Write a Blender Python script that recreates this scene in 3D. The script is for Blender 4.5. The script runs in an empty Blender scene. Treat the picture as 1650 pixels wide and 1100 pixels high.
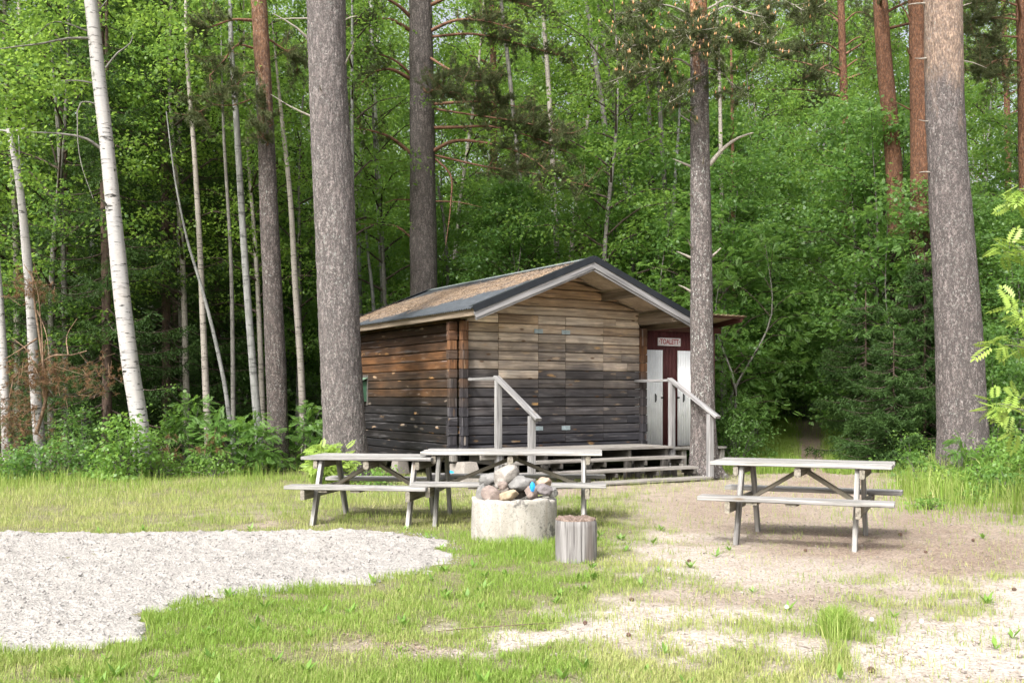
import bpy, math, random
import numpy as np
from mathutils import Vector, Matrix

# ------------------------------------------------------------------ camera, sky, sun, exposure
S = bpy.context.scene
C = S.collection
H = 1.35
cd = bpy.data.cameras.new("camera")
cam = bpy.data.objects.new("camera", cd); C.objects.link(cam)
cam.location = (0, 0, H); cam.rotation_euler = (math.radians(90), 0, 0)
cd.sensor_width = 36; cd.lens = 36; cd.shift_y = 90 / 1650
cd.clip_start = 0.05; cd.clip_end = 3000
S.camera = cam

SUN_EL = math.radians(45)
SUN_TO = Vector((-0.50, -0.87, 0)).normalized() * math.cos(SUN_EL) + Vector((0, 0, math.sin(SUN_EL)))
W = bpy.data.worlds.new("World"); S.world = W; W.use_nodes = True
nt = W.node_tree; bg = nt.nodes["Background"]
sky = nt.nodes.new("ShaderNodeTexSky"); sky.sky_type = 'NISHITA'; sky.sun_disc = False
sky.sun_elevation = SUN_EL
sky.sun_rotation = math.atan2(SUN_TO.x, SUN_TO.y)
sky.dust_density = 8.0; sky.air_density = 1.0; sky.ozone_density = 1.0
hs = nt.nodes.new("ShaderNodeHueSaturation"); hs.inputs["Saturation"].default_value = .38; hs.inputs["Value"].default_value = 1.45   # thin white haze cloud
nt.links.new(sky.outputs[0], hs.inputs["Color"]); nt.links.new(hs.outputs[0], bg.inputs[0]); bg.inputs[1].default_value = 0.15
sl = bpy.data.lights.new("sun", 'SUN'); so = bpy.data.objects.new("sun", sl); C.objects.link(so)
sl.energy = 2.6; sl.angle = math.radians(5.0); sl.color = (1.0, 0.98, 0.945)
so.rotation_euler = SUN_TO.to_track_quat('Z', 'Y').to_euler()
S.view_settings.view_transform = 'Standard'; S.view_settings.look = 'None'
S.view_settings.exposure = 0.62; S.view_settings.gamma = 1.0
S.cycles.use_denoising = True
S.cycles.max_bounces = 7; S.cycles.diffuse_bounces = 4; S.cycles.glossy_bounces = 2
S.cycles.transmission_bounces = 4; S.cycles.caustics_reflective = False; S.cycles.caustics_refractive = False
S.cycles.use_adaptive_sampling = True; S.cycles.adaptive_threshold = 0.015

# ------------------------------------------------------------------ helpers
rng = np.random.default_rng(7)
random.seed(7)
F = 1650.0
def GP(px, py):                       # point of the ground seen at a place of the photograph
    d = F * H / (py - 640.0); return Vector(((px - 825) / F * d, d, 0))
def PD(px, py, d): return Vector(((px - 825) / F * d, d, H + (640 - py) / F * d))
def proj(x, y): return 825 + F * x / y, 640 + F * H / y

_lat = np.random.default_rng(3).random((64, 64, 64)).astype(np.float32)
def vn(x, y, z=0.0):
    x, y, z = np.broadcast_arrays(np.asarray(x, float), np.asarray(y, float), np.asarray(z, float))
    xi, yi, zi = np.floor(x).astype(int), np.floor(y).astype(int), np.floor(z).astype(int)
    fx, fy, fz = x - xi, y - yi, z - zi
    fx, fy, fz = fx*fx*(3-2*fx), fy*fy*(3-2*fy), fz*fz*(3-2*fz)
    def g(a, b, c): return _lat[(xi+a) & 63, (yi+b) & 63, (zi+c) & 63]
    r = 0
    for a in (0, 1):
        for b in (0, 1):
            for c in (0, 1):
                r = r + g(a, b, c) * (fx if a else 1-fx) * (fy if b else 1-fy) * (fz if c else 1-fz)
    return r
def fbm(x, y, z=0.0, o=4):
    r, a, t = 0, 1.0, 0
    for i in range(o):
        f = 2.03 ** i
        r = r + a * vn(np.asarray(x)*f + 7.3*i, np.asarray(y)*f + 3.1*i, np.asarray(z)*f + 1.7*i); t += a; a *= .5
    return r / t
def unit(a): return a / np.maximum(np.linalg.norm(a, axis=-1, keepdims=True), 1e-9)

def np_mesh(name, V, faces, mat, parent=None, smooth=False, attrs=None, mats=None, midx=None):
    me = bpy.data.meshes.new(name)
    V = np.asarray(V, np.float32)
    fl = [np.asarray(f, np.int32) for f in (faces if isinstance(faces, list) else [faces])]
    loops = np.concatenate([f.ravel() for f in fl])
    tot = np.concatenate([np.full(len(f), f.shape[1], np.int32) for f in fl])
    st = np.concatenate([[0], np.cumsum(tot)[:-1]]).astype(np.int32)
    me.vertices.add(len(V)); me.vertices.foreach_set("co", V.ravel())
    me.loops.add(len(loops)); me.loops.foreach_set("vertex_index", loops)
    me.polygons.add(len(tot)); me.polygons.foreach_set("loop_start", st)
    if smooth: me.polygons.foreach_set("use_smooth", np.ones(len(tot), bool))
    for m in (mats or [mat]): me.materials.append(m)
    if midx is not None: me.polygons.foreach_set("material_index", np.asarray(midx, np.int32))
    for k, v in (attrs or {}).items():
        v = np.asarray(v, np.float32)
        if v.ndim == 1:
            a = me.attributes.new(k, 'FLOAT', 'POINT'); a.data.foreach_set("value", v)
        else:
            a = me.attributes.new(k, 'FLOAT_VECTOR', 'POINT'); a.data.foreach_set("vector", v.ravel())
    me.update(calc_edges=True); me.validate()
    o = bpy.data.objects.new(name, me); C.objects.link(o)
    if parent: o.parent = parent
    return o

def tag(o, label=None, cat=None, group=None, kind=None):
    if label: o['label'] = label
    if cat: o['category'] = cat
    if group: o['group'] = group
    if kind: o['kind'] = kind
    return o
def thing(name, label, cat, loc=(0, 0, 0), rz=0.0, group=None):
    o = bpy.data.objects.new(name, None); C.objects.link(o); o.empty_display_size = .2
    o.location = loc; o.rotation_euler = (0, 0, rz)
    return tag(o, label, cat, group)
def copy_thing(root, loc, rz, sc=1.0, label=None, group=None):
    r = root.copy(); C.objects.link(r); r.location = loc; r.rotation_euler = (0, 0, rz)
    r.scale = (sc, sc, sc) if not isinstance(sc, tuple) else sc
    if label: r['label'] = label
    if group: r['group'] = group
    for ch in list(root.children):
        c = ch.copy(); C.objects.link(c); c.parent = r
        for g in list(ch.children):
            d = g.copy(); C.objects.link(d); d.parent = c
    return r

class MB:
    """collects boards, tubes and sheets into one mesh"""
    def __init__(s): s.v = []; s.f = []; s.w = []; s.r = []; s.n = 0
    def add(s, V, Fc, Wd=None, r=None):
        V = [tuple(p) for p in V]
        s.v += V; s.f += [tuple(i + s.n for i in f) for f in Fc]; s.n += len(V)
        s.w += [tuple(p) for p in (Wd if Wd is not None else V)]
        s.r += [random.random() if r is None else r] * len(V)
    def board(s, p0, p1, w, t, up=(0, 0, 1), ch=.004, seg=1, wob=0.0, r=None, tap=1.0):
        p0, p1 = Vector(p0), Vector(p1); a = p1 - p0; L = a.length; a = a / L
        sd = Vector(up).cross(a)
        if sd.length < 1e-5: sd = Vector((1, 0, 0)).cross(a)
        sd.normalize(); u2 = a.cross(sd)
        hw, ht = w/2, t/2; c = min(ch, hw*.45, ht*.45)
        prof = [(-hw+c, -ht), (hw-c, -ht), (hw, -ht+c), (hw, ht-c), (hw-c, ht), (-hw+c, ht), (-hw, ht-c), (-hw, -ht+c)]
        ro = (random.random()*50, random.random()*50, random.random()*50)
        V, Wd, Fc = [], [], []
        for i in range(seg + 1):
            k = i / seg; c0 = p0 + a * (L * k)
            o1, o2 = (random.uniform(-wob, wob), random.uniform(-wob, wob)) if wob and 0 < i < seg else (0, 0)
            m = 1 + (tap - 1) * k
            for (x, y) in prof:
                V.append(c0 + sd*(x*m+o1) + u2*(y*m+o2)); Wd.append((L*k + ro[0], x + ro[1], y + ro[2]))
        for i in range(seg):
            for j in range(8):
                b, e = i*8, (i+1)*8
                Fc.append((b+j, b+(j+1) % 8, e+(j+1) % 8, e+j))
        Fc.append(tuple(range(7, -1, -1))); Fc.append(tuple(seg*8 + j for j in range(8)))
        s.add(V, Fc, Wd, r)
        return s
    def box(s, lo, hi, ch=.004, r=None):
        lo, hi = Vector(lo), Vector(hi); d = hi - lo
        ax = max(range(3), key=lambda i: d[i]); c = (lo + hi) / 2
        p0, p1 = c.copy(), c.copy(); p0[ax] = lo[ax]; p1[ax] = hi[ax]
        if ax == 2: return s.board(p0, p1, d[1], d[0], up=(1, 0, 0), ch=ch, r=r)
        if ax == 0: return s.board(p0, p1, d[1], d[2], ch=ch, r=r)
        return s.board(p0, p1, d[0], d[2], ch=ch, r=r)
    def tube(s, pts, rad, n=8, cap=True, wob=0.0):
        pts = [Vector(p) for p in pts]; V, Fc = [], []
        x = None
        for i, p in enumerate(pts):
            a = (pts[min(i+1, len(pts)-1)] - pts[max(i-1, 0)]).normalized()
            if x is None: x = a.orthogonal().normalized()
            x = (x - a * x.dot(a)).normalized(); y = a.cross(x)
            rr = rad[i] if hasattr(rad, '__len__') else rad
            for j in range(n):
                t = 2*math.pi*j/n; q = rr*(1 + random.uniform(-wob, wob))
                V.append(p + x*(q*math.cos(t)) + y*(q*math.sin(t)))
        for i in range(len(pts)-1):
            for j in range(n):
                b, e = i*n, (i+1)*n
                Fc.append((b+j, b+(j+1) % n, e+(j+1) % n, e+j))
        if cap: Fc.append(tuple(range(n-1, -1, -1))); Fc.append(tuple((len(pts)-1)*n + j for j in range(n)))
        s.add(V, Fc); return s
    def build(s, name, mat, parent=None, smooth=False):
        me = bpy.data.meshes.new(name); me.from_pydata(s.v, [], s.f)
        me.materials.append(mat)
        a = me.attributes.new('wood', 'FLOAT_VECTOR', 'POINT'); a.data.foreach_set("vector", np.asarray(s.w, np.float32).ravel())
        b = me.attributes.new('rnd', 'FLOAT', 'POINT'); b.data.foreach_set("value", np.asarray(s.r, np.float32))
        if smooth: me.polygons.foreach_set("use_smooth", np.ones(len(me.polygons), bool))
        o = bpy.data.objects.new(name, me); C.objects.link(o)
        if parent: o.parent = parent
        return o

# ------------------------------------------------------------------ materials
class NM:
    def __init__(s, name):
        s.m = bpy.data.materials.new(name); s.m.use_nodes = True; s.t = s.m.node_tree
        s.b = s.t.nodes["Principled BSDF"]; s.out = s.t.nodes["Material Output"]
        s.b.inputs["Roughness"].default_value = .85; s.b.inputs["Specular IOR Level"].default_value = .25
    def nd(s, t, **k):
        n = s.t.nodes.new(t)
        for a, v in k.items(): setattr(n, a, v)
        return n
    def put(s, inp, v):
        if hasattr(v, 'is_output') or isinstance(v, bpy.types.NodeSocket): s.t.links.new(v, inp)
        elif isinstance(v, tuple) and len(v) == 3 and inp.type == 'RGBA': inp.default_value = (*v, 1)
        else: inp.default_value = v
    def obj(s): return s.nd("ShaderNodeTexCoord").outputs["Object"]
    def attr(s, n, o="Vector"): return s.nd("ShaderNodeAttribute", attribute_name=n).outputs[o]
    def sc(s, v, x, y=None, z=None):
        n = s.nd("ShaderNodeVectorMath", operation='MULTIPLY'); s.put(n.inputs[0], v)
        n.inputs[1].default_value = (x, x if y is None else y, x if z is None else z); return n.outputs[0]
    def noise(s, v, scale=1.0, det=4, rough=.55, dist=0.0):
        n = s.nd("ShaderNodeTexNoise"); s.put(n.inputs["Vector"], v); n.inputs["Scale"].default_value = scale
        n.inputs["Detail"].default_value = det; n.inputs["Roughness"].default_value = rough; n.inputs["Distortion"].default_value = dist
        return n.outputs["Fac"]
    def vor(s, v, scale=1.0, feat='F1', out="Distance", rand=1.0):
        n = s.nd("ShaderNodeTexVoronoi", feature=feat); s.put(n.inputs["Vector"], v); n.inputs["Scale"].default_value = scale
        n.inputs["Randomness"].default_value = rand; return n.outputs[out]
    def ramp(s, f, stops, interp='LINEAR'):
        n = s.nd("ShaderNodeValToRGB"); r = n.color_ramp; r.interpolation = interp
        while len(r.elements) < len(stops): r.elements.new(.5)
        for e, (p, c) in zip(r.elements, stops):
            e.position = p; e.color = (*c, 1) if isinstance(c, tuple) else (c, c, c, 1)
        s.put(n.inputs[0], f); return n.outputs[0]
    def mix(s, f, a, b, mode='MIX'):
        n = s.nd("ShaderNodeMix", data_type='RGBA', blend_type=mode)
        s.put(n.inputs[0], f); s.put(n.inputs[6], a); s.put(n.inputs[7], b); return n.outputs[2]
    def ma(s, op, a, b=0.0, c=None):
        n = s.nd("ShaderNodeMath", operation=op); s.put(n.inputs[0], a); s.put(n.inputs[1], b)
        if c is not None: s.put(n.inputs[2], c)
        return n.outputs[0]
    def sep(s, v, i):
        n = s.nd("ShaderNodeSeparateXYZ"); s.put(n.inputs[0], v); return n.outputs[i]
    def mr(s, v, a, b, c=0.0, d=1.0):
        n = s.nd("ShaderNodeMapRange"); s.put(n.inputs[0], v)
        for i, x in enumerate((a, b, c, d)): n.inputs[i+1].default_value = x
        return n.outputs[0]
    def bump(s, h, st=.5, dist=.01):
        n = s.nd("ShaderNodeBump"); n.inputs["Strength"].default_value = st; n.inputs["Distance"].default_value = dist
        s.put(n.inputs["Height"], h); s.t.links.new(n.outputs[0], s.b.inputs["Normal"])
    def col(s, c): s.put(s.b.inputs["Base Color"], c); return s
    def set(s, **k):
        for a, v in k.items(): s.put(s.b.inputs[a.replace('_', ' ')], v)
        return s

def m_wood(name, light, dark, stain=(.10, .10, .06), knots=(.16, .12, .08), st=.25):
    n = NM(name); w = n.attr('wood'); r = n.attr('rnd', 'Fac')
    g = n.noise(n.sc(w, 1.3, 34, 34), 1, 5, .65, .3)
    g2 = n.noise(n.sc(w, .5, 170, 170), 1, 3, .6)
    tone = n.noise(n.sc(w, 1.2, 7, 7), 1, 3)
    c = n.mix(n.mr(g, .36, .62), dark, light)
    c = n.mix(n.mr(g2, .60, .72, 0, .55), c, tuple(x*.35 for x in dark))
    c = n.mix(n.mr(tone, .5, .8, 0, st*1.6), c, stain)
    k = n.vor(n.sc(w, 1.9, 8, 8), 1)
    c = n.mix(n.mr(k, .05, .13, .8, 0), c, knots)
    br = n.ma('MULTIPLY_ADD', r, .35, .80)
    c = n.mix(1.0, c, n.ramp(br, [(0, 0.0), (1, 1.0)]), 'MULTIPLY')
    n.col(c); n.bump(n.ma('ADD', g, n.ma('MULTIPLY', g2, .5)), .6, .004); n.set(Roughness=.8)
    return n.m

def m_logs(name, stops, knot, knot_dark, flat=.0, fleck=.5):
    """log cladding: stops run from the sill (0) to the gable (1); weathering differs from plank to plank"""
    n = NM(name); w = n.attr('wood'); r = n.attr('rnd', 'Fac'); o = n.obj()
    z = n.sep(o, 2)
    big = n.noise(n.sc(o, .9, .9, .5), 1.3, 3)
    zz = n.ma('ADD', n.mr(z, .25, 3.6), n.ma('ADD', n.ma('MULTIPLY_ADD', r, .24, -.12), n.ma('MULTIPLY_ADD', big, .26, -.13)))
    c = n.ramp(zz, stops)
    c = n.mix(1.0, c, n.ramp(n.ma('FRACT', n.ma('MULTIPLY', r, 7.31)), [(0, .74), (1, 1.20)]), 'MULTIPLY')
    g = n.noise(n.sc(w, 1.1, 22, 22), 1, 6, .68, .6)
    g2 = n.noise(n.sc(w, .8, 60, 60), 1, 3, .6)
    c = n.mix(n.mr(g, .42, .62, .0, .75), c, n.mix(1.0, c, (.38, .36, .37), 'MULTIPLY'))
    c = n.mix(n.mr(g2, .58, .72, 0, .55), c, (.02, .018, .018))
    tone = n.noise(n.sc(w, 2.2, 4, 4), 1, 3)
    c = n.mix(n.mr(tone, .47, .68, 0, .75), c, n.mix(1.0, c, (1.8, 1.75, 1.65), 'MULTIPLY'))
    g3 = n.noise(n.sc(w, .9, 15, 15), 1, 4, .65, .8)
    c = n.mix(n.mr(g3, .50, .68, 0, .6), c, n.mix(1.0, c, (.40, .37, .36), 'MULTIPLY'))
    gs = n.noise(n.sc(w, 1.0, 16, 16), 1.0, 4, .6)
    c = n.mix(n.mr(gs, .58, .72, 0, .35), c, (.30, .29, .30))
    # scraped light flecks round the knots
    kv = n.vor(n.sc(w, 2.3, 8.5, 8.5), 1, out="Distance"); kc = n.sep(n.vor(n.sc(w, 2.3, 8.5, 8.5), 1, out="Color"), 1)
    kn = n.noise(n.sc(w, 9, 26, 26), 1, 3)
    kd = n.ma('ADD', kv, n.ma('MULTIPLY_ADD', kn, .60, -.30))
    sel = n.mr(n.noise(n.sc(w, .9, 3, 3), 1.0, 2), .38, .52)
    c = n.mix(n.ma('MULTIPLY', n.mr(kd, .08, .24, fleck, 0), n.ma('MULTIPLY', sel, n.mr(kc, .2, .9, .1, 1.0))), c, n.mix(n.mr(n.noise(n.sc(w, 1.5, 4, 4), 1, 2), .4, .6), knot, (.36, .31, .26)))
    kk = n.vor(n.sc(w, 2.4, 6.5, 6.5), 1.0)
    c = n.mix(n.mr(kk, .07, .14, .9, 0), c, knot_dark)
    n.col(c); n.bump(n.ma('ADD', g, n.ma('MULTIPLY', g2, .6)), .55, .006); n.set(Roughness=.75)
    return n.m

def m_leaf(name, c0, c1, tr=(.22, .42, .04), trf=.4, ospread=.35, rough=.45, spec=.35):
    n = NM(name); r = n.attr('rnd', 'Fac')
    oi = n.nd("ShaderNodeObjectInfo").outputs["Random"]
    f = n.ma('ADD', n.ma('MULTIPLY', r, 1 - ospread), n.ma('MULTIPLY', oi, ospread))
    c = n.mix(f, c0, c1); n.col(c); n.set(Roughness=rough); n.b.inputs["Specular IOR Level"].default_value = spec
    t = n.nd("ShaderNodeBsdfTranslucent"); n.put(t.inputs[0], n.mix(n.ma('MULTIPLY', f, .6), tr, c1))
    mx = n.nd("ShaderNodeMixShader"); mx.inputs[0].default_value = trf
    n.t.links.new(n.b.outputs[0], mx.inputs[1]); n.t.links.new(t.outputs[0], mx.inputs[2]); n.t.links.new(mx.outputs[0], n.out.inputs[0])
    return n.m

def m_pine_bark(name, z0, z1, base=(.23, .17, .15), orange=(.36, .18, .09), lichen=.5):
    n = NM(name); o = n.obj(); z = n.sep(o, 2)
    v = n.sc(o, 15, 15, 3.4)
    wn = n.nd("ShaderNodeTexNoise"); n.put(wn.inputs["Vector"], n.sc(o, 9, 9, 5)); wn.inputs["Detail"].default_value = 3
    wv = n.nd("ShaderNodeVectorMath", operation='MULTIPLY_ADD'); n.put(wv.inputs[0], wn.outputs["Color"]); wv.inputs[1].default_value = (1.9, 1.9, 1.5); n.put(wv.inputs[2], v); v = wv.outputs[0]
    e1 = n.vor(v, 1.0, 'DISTANCE_TO_EDGE'); e2 = n.vor(n.sc(v, 2.3, 2.3, 2.9), 1.0, 'DISTANCE_TO_EDGE')
    e = n.ma('MINIMUM', n.ma('MULTIPLY', e1, .55), n.ma('MULTIPLY_ADD', e2, .8, .045))
    cell = n.vor(n.sc(v, 2.3, 2.3, 2.9), 1.0, 'F1', "Color")
    fine = n.noise(n.sc(o, 40, 40, 14), 1, 4, .65)
    cellf = n.sep(cell, 0)
    lo = n.mix(cellf, tuple(x*.62 for x in base), tuple(min(1, x*1.35) for x in base))
    lo = n.mix(n.mr(fine, .35, .7), n.mix(1.0, lo, (.55, .5, .5), 'MULTIPLY'), lo)
    lo = n.mix(n.mr(e, .02, .13, .95, 0), lo, tuple(x*.18 for x in base))
    up = n.mix(cellf, tuple(x*.7 for x in orange), tuple(min(1, x*1.25) for x in orange))
    up = n.mix(n.mr(fine, .45, .62), n.mix(1.0, up, (.5, .5, .55), 'MULTIPLY'), up)
    pn = n.noise(n.sc(o, 3, 3, 1.2), 1.0, 4, .6)
    zz = n.ma('ADD', n.mr(z, z0, z1), n.ma('MULTIPLY_ADD', pn, 1.6, -.8))
    c = n.mix(n.mr(zz, .35, .65), lo, up)
    ln = n.noise(n.sc(o, 34, 34, 20), 1.0, 4, .65); lm = n.noise(o, 1.6, 2)
    c = n.mix(n.ma('MULTIPLY', n.mr(ln, .57, .64, 0, 1), n.mr(lm, .35, .62, .1, lichen)), c, (.50, .52, .49))
    n.col(c); n.bump(n.ma('ADD', n.mr(e, 0, .25), n.ma('MULTIPLY', fine, .6)), .9, .02); n.set(Roughness=.9)
    return n.m

def m_birch(name, white=(.39, .38, .375), dark=(.03, .028, .026), z_dark=1.0, amt=.5):
    n = NM(name); o = n.obj(); z = n.sep(o, 2)
    a = n.noise(n.sc(o, 5, 5, 34), 1, 3, .6); b = n.noise(n.sc(o, 3, 3, 3.3), 1.0, 2)
    fine = n.noise(n.sc(o, 16, 16, 60), 1, 3, .6)
    c = n.mix(n.mr(fine, .3, .7), tuple(x*.82 for x in white), white)
    c = n.mix(n.mr(n.noise(o, 2.5, 3), .45, .75, 0, .4), c, (.45, .40, .36))
    m1 = n.ma('MULTIPLY', n.mr(a, .585, .63), n.mr(b, .42, .52, .3, 1))
    bl = n.noise(n.sc(o, 7, 7, 13), 1.0, 4, .7)
    m2 = n.mr(bl, .655 - .03*amt, .69)
    c = n.mix(n.ma('MAXIMUM', m1, m2), c, dark)
    rg = n.noise(n.sc(o, 14, 14, 4), 1, 4)
    c = n.mix(n.ma('MULTIPLY', n.mr(z, z_dark, .1), n.mr(rg, .42, .56)), c, (.10, .09, .085))
    n.col(c); n.bump(n.ma('ADD', a, fine), .3, .006); n.set(Roughness=.6)
    return n.m

def m_bark(name, c0, c1, sx=18, sz=5):
    n = NM(name); o = n.obj()
    f = n.noise(n.sc(o, sx, sx, sz), 1, 4, .6); g = n.noise(n.sc(o, 4, 4, 20), 1, 3)
    c = n.mix(n.mr(f, .3, .7), c0, c1); c = n.mix(n.mr(g, .58, .66, 0, .7), c, tuple(x*.3 for x in c0))
    n.col(c); n.bump(f, .5, .008); return n.m

def m_plain(name, c, rough=.6, metal=0.0, var=.15, sc=6.0):
    n = NM(name); o = n.obj(); f = n.noise(o, sc, 5, .6)
    n.col(n.mix(n.mr(f, .3, .7), tuple(x*(1-var) for x in c), tuple(min(1, x*(1+var)) for x in c)))
    n.set(Roughness=rough, Metallic=metal); n.bump(f, .1, .003); return n.m

def m_stone(name, c0, c1, speck=(.12, .11, .11)):
    n = NM(name); o = n.obj()
    f = n.noise(o, 7, 5, .6); g = n.noise(o, 60, 3, .6)
    c = n.mix(n.mr(f, .3, .7), c0, c1); c = n.mix(n.mr(g, .56, .66, 0, .6), c, speck)
    c = n.mix(n.mr(n.noise(o, 38, 2), .62, .70, 0, .5), c, tuple(min(1, x*1.4) for x in c1))
    n.col(c); n.bump(n.ma('ADD', f, n.ma('MULTIPLY', g, .3)), .5, .01); n.set(Roughness=.9); return n.m

M = {}
M['table'] = m_wood('grey_weathered_wood', (.40, .39, .375), (.13, .125, .12), (.13, .14, .09))
M['under'] = m_wood('unbleached_brown_wood', (.29, .265, .22), (.12, .105, .085), (.14, .15, .08))  # own brown of the less bleached braces and bearers
M['rail'] = m_wood('rail_wood', (.33, .325, .325), (.13, .128, .128), (.12, .115, .10))
M['deckw'] = m_wood('deck_wood', (.33, .31, .285), (.13, .12, .11), (.10, .10, .07))
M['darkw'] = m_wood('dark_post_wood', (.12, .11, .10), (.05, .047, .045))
M['beam'] = m_wood('beam_wood', (.29, .235, .18), (.14, .11, .08), (.10, .07, .05))
M['barge'] = m_wood('barge_wood', (.30, .295, .30), (.13, .13, .135), (.12, .105, .09))
M['front'] = m_logs('front_logs', [(0, (.030, .030, .036)), (.20, (.046, .045, .050)), (.33, (.078, .072, .073)), (.42, (.15, .132, .12)), (.485, (.38, .32, .26)), (.58, (.52, .455, .385)), (.70, (.47, .385, .30)), (.84, (.37, .27, .185)), (1, (.32, .215, .135))], (.55, .33, .12), (.10, .055, .03), fleck=.8)
M['sidel'] = m_logs('side_logs', [(0, (.017, .017, .019)), (.25, (.020, .018, .018)), (.38, (.040, .029, .022)), (.50, (.085, .047, .024)), (.575, (.140, .068, .030)), (.63, (.068, .037, .020)), (.72, (.035, .019, .011)), (1, (.030, .018, .012))], (.52, .28, .10), (.03, .018, .012), fleck=.9)  # dark brown stops above the orange band paint in the eave shadow
M['ends'] = m_logs('log_ends', [(0, (.030, .030, .036)), (.25, (.035, .033, .038)), (.42, (.06, .047, .04)), (.55, (.14, .07, .034)), (.75, (.10, .055, .035)), (1, (.09, .05, .03))], (.45, .25, .10), (.04, .025, .018), fleck=.5)
M['metal_dark'] = m_plain('dark_roof_metal', (.058, .066, .076), .38, .0, .3, 9)
M['trim'] = m_plain('black_metal_trim', (.018, .021, .026), .4, .0, .2, 9)
M['sheet_under'] = m_plain('sheet_underside', (.40, .32, .245), .7, 0, .25, 5)
M['zinc'] = m_plain('zinc_hinge', (.34, .41, .44), .45, .4, .2, 20)
M['iron'] = m_plain('black_iron', (.02, .02, .022), .5, .5)
M['red'] = m_plain('dark_red_sheet', (.075, .023, .023), .6, 0, .25, 4)
M['white'] = m_plain('white_door_sheet', (.82, .84, .86), .5, 0, .07, 5)
M['signw'] = m_plain('sign_white', (.62, .58, .60), .5, 0, .08, 14)
M['signr'] = m_plain('sign_red', (.30, .035, .045), .5)
M['green'] = m_plain('green_box_paint', (.045, .105, .065), .6, 0, .2, 12)
M['greenl'] = m_plain('green_box_lid', (.12, .19, .135), .6, 0, .2, 12)
M['block'] = m_stone('concrete_block', (.22, .20, .18), (.31, .285, .26))
M['black'] = m_plain('dark_void', (.012, .011, .010), .9)
M['bluepl'] = m_plain('blue_plastic', (.03, .30, .62), .35, 0, .2, 14)
M['needles_dead'] = m_leaf('needles_dead', (.14, .080, .042), (.26, .160, .090), (.26, .15, .07), .25, .2, .7, .1)
M['litter'] = None

# ------------------------------------------------------------------ ground cover (where sand, soil and grass lie)
def blob(px, py, L):
    r = np.zeros_like(px, dtype=float)
    for (a, b, rx, ry, w) in L:
        r = np.maximum(r, w*np.exp(-((px-a)/rx)**2 - ((py-b)/ry)**2))
    return r
SAND = [(900, 1012, 190, 28, 1), (1090, 990, 170, 24, .85), (1560, 1060, 200, 48, 1.1), (1660, 960, 90, 20, .6), (1180, 1045, 200, 20, .5),
        (1400, 1070, 90, 32, .7), (690, 1030, 150, 24, .75), (1250, 905, 260, 22, .6), (1130, 885, 140, 26, .5), (1330, 935, 260, 22, .5), (1600, 1010, 160, 40, .7)]
SOIL = [(640, 1032, 120, 26, .9), (1400, 875, 230, 38, .9), (1560, 893, 170, 34, 1), (1200, 820, 170, 45, .75), (1340, 790, 130, 34, .75), (1310, 705, 70, 26, 1.0),
        (1500, 850, 140, 40, .8), (1130, 840, 130, 35, .5), (1260, 950, 260, 30, .5), (420, 830, 150, 20, .35), (900, 790, 220, 12, .6)]
GRASS = [(1200, 742, 90, 26, .9), (1430, 752, 70, 26, .8), (1310, 745, 180, 14, .5), (1230, 1010, 160, 24, .55), (1560, 985, 120, 20, .5), (900, 1085, 300, 18, .7), (1060, 940, 160, 22, .45), (1180, 870, 140, 22, .4), (420, 1010, 420, 70, 1), (760, 950, 220, 40, .9), (1180, 1080, 240, 24, .55), (1010, 860, 70, 24, .7), (1340, 1035, 50, 45, .8), (1390, 960, 150, 26, .35),
         (980, 920, 90, 30, .5), (1120, 1085, 200, 20, .6), (850, 885, 130, 24, .8), (1560, 800, 130, 50, .5), (1490, 985, 120, 22, .45)]
def covers(x, y):
    px, py = proj(x, y)
    n1 = fbm(x*1.3, y*1.3, 2.0); n2 = fbm(x*5, y*5, 9.0, 3)
    jx = (n1 - .5)*90; jy = (fbm(x*1.6, y*1.6, 21.) - .5)*60*np.clip((py-640)/250, .1, 1.6)
    sa = blob(px+jx, py+jy, SAND); so_ = blob(px-jx, py+jy, SOIL); gr = blob(px+jx, py-jy, GRASS)
    leftstrip = 1/(1+np.exp(-(np.clip(1010-px, -400, 400))/60.))
    base = .47 + .38*leftstrip
    g = np.clip(np.maximum(base, gr) - .95*np.maximum(sa, so_*.95) + (n2-.5)*.75 + gr*.25, 0, 1)
    far = np.clip((y - 18.2 - (n1-.5)*2)/1.5, 0, 1) * (1 - np.clip(1.6 - np.abs(x/y - .292)/.045, 0, 1)*(y < 32))
    pth = np.clip(1.5 - np.abs(x/y - .292 + (n1-.5)*.05)/.016, 0, 1)*(y > 16)*(y < 32)
    so_ = np.maximum(so_*(y < 18.5), pth); g = np.where(y > 18.5, np.clip(.9 - 1.2*pth, 0, 1), g)
    return g, np.clip(sa*1.2 + .25 - so_*.6 + (n2-.5)*.5, 0, 1), np.clip(so_ + (n2-.5)*.6, 0, 1), far
GRAVEL = [(-330, 872), (-200, 864), (0, 862), (150, 860), (300, 858), (420, 856), (560, 857), (680, 860), (735, 872), (712, 886), (726, 902), (690, 920), (600, 940),
          (500, 950), (420, 957), (340, 965), (290, 978), (225, 990), (245, 1012), (228, 1032), (160, 1043), (60, 1052), (-60, 1052), (-420, 1062)]
GW = np.array([GP(a, b)[:2] for a, b in GRAVEL])
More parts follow.
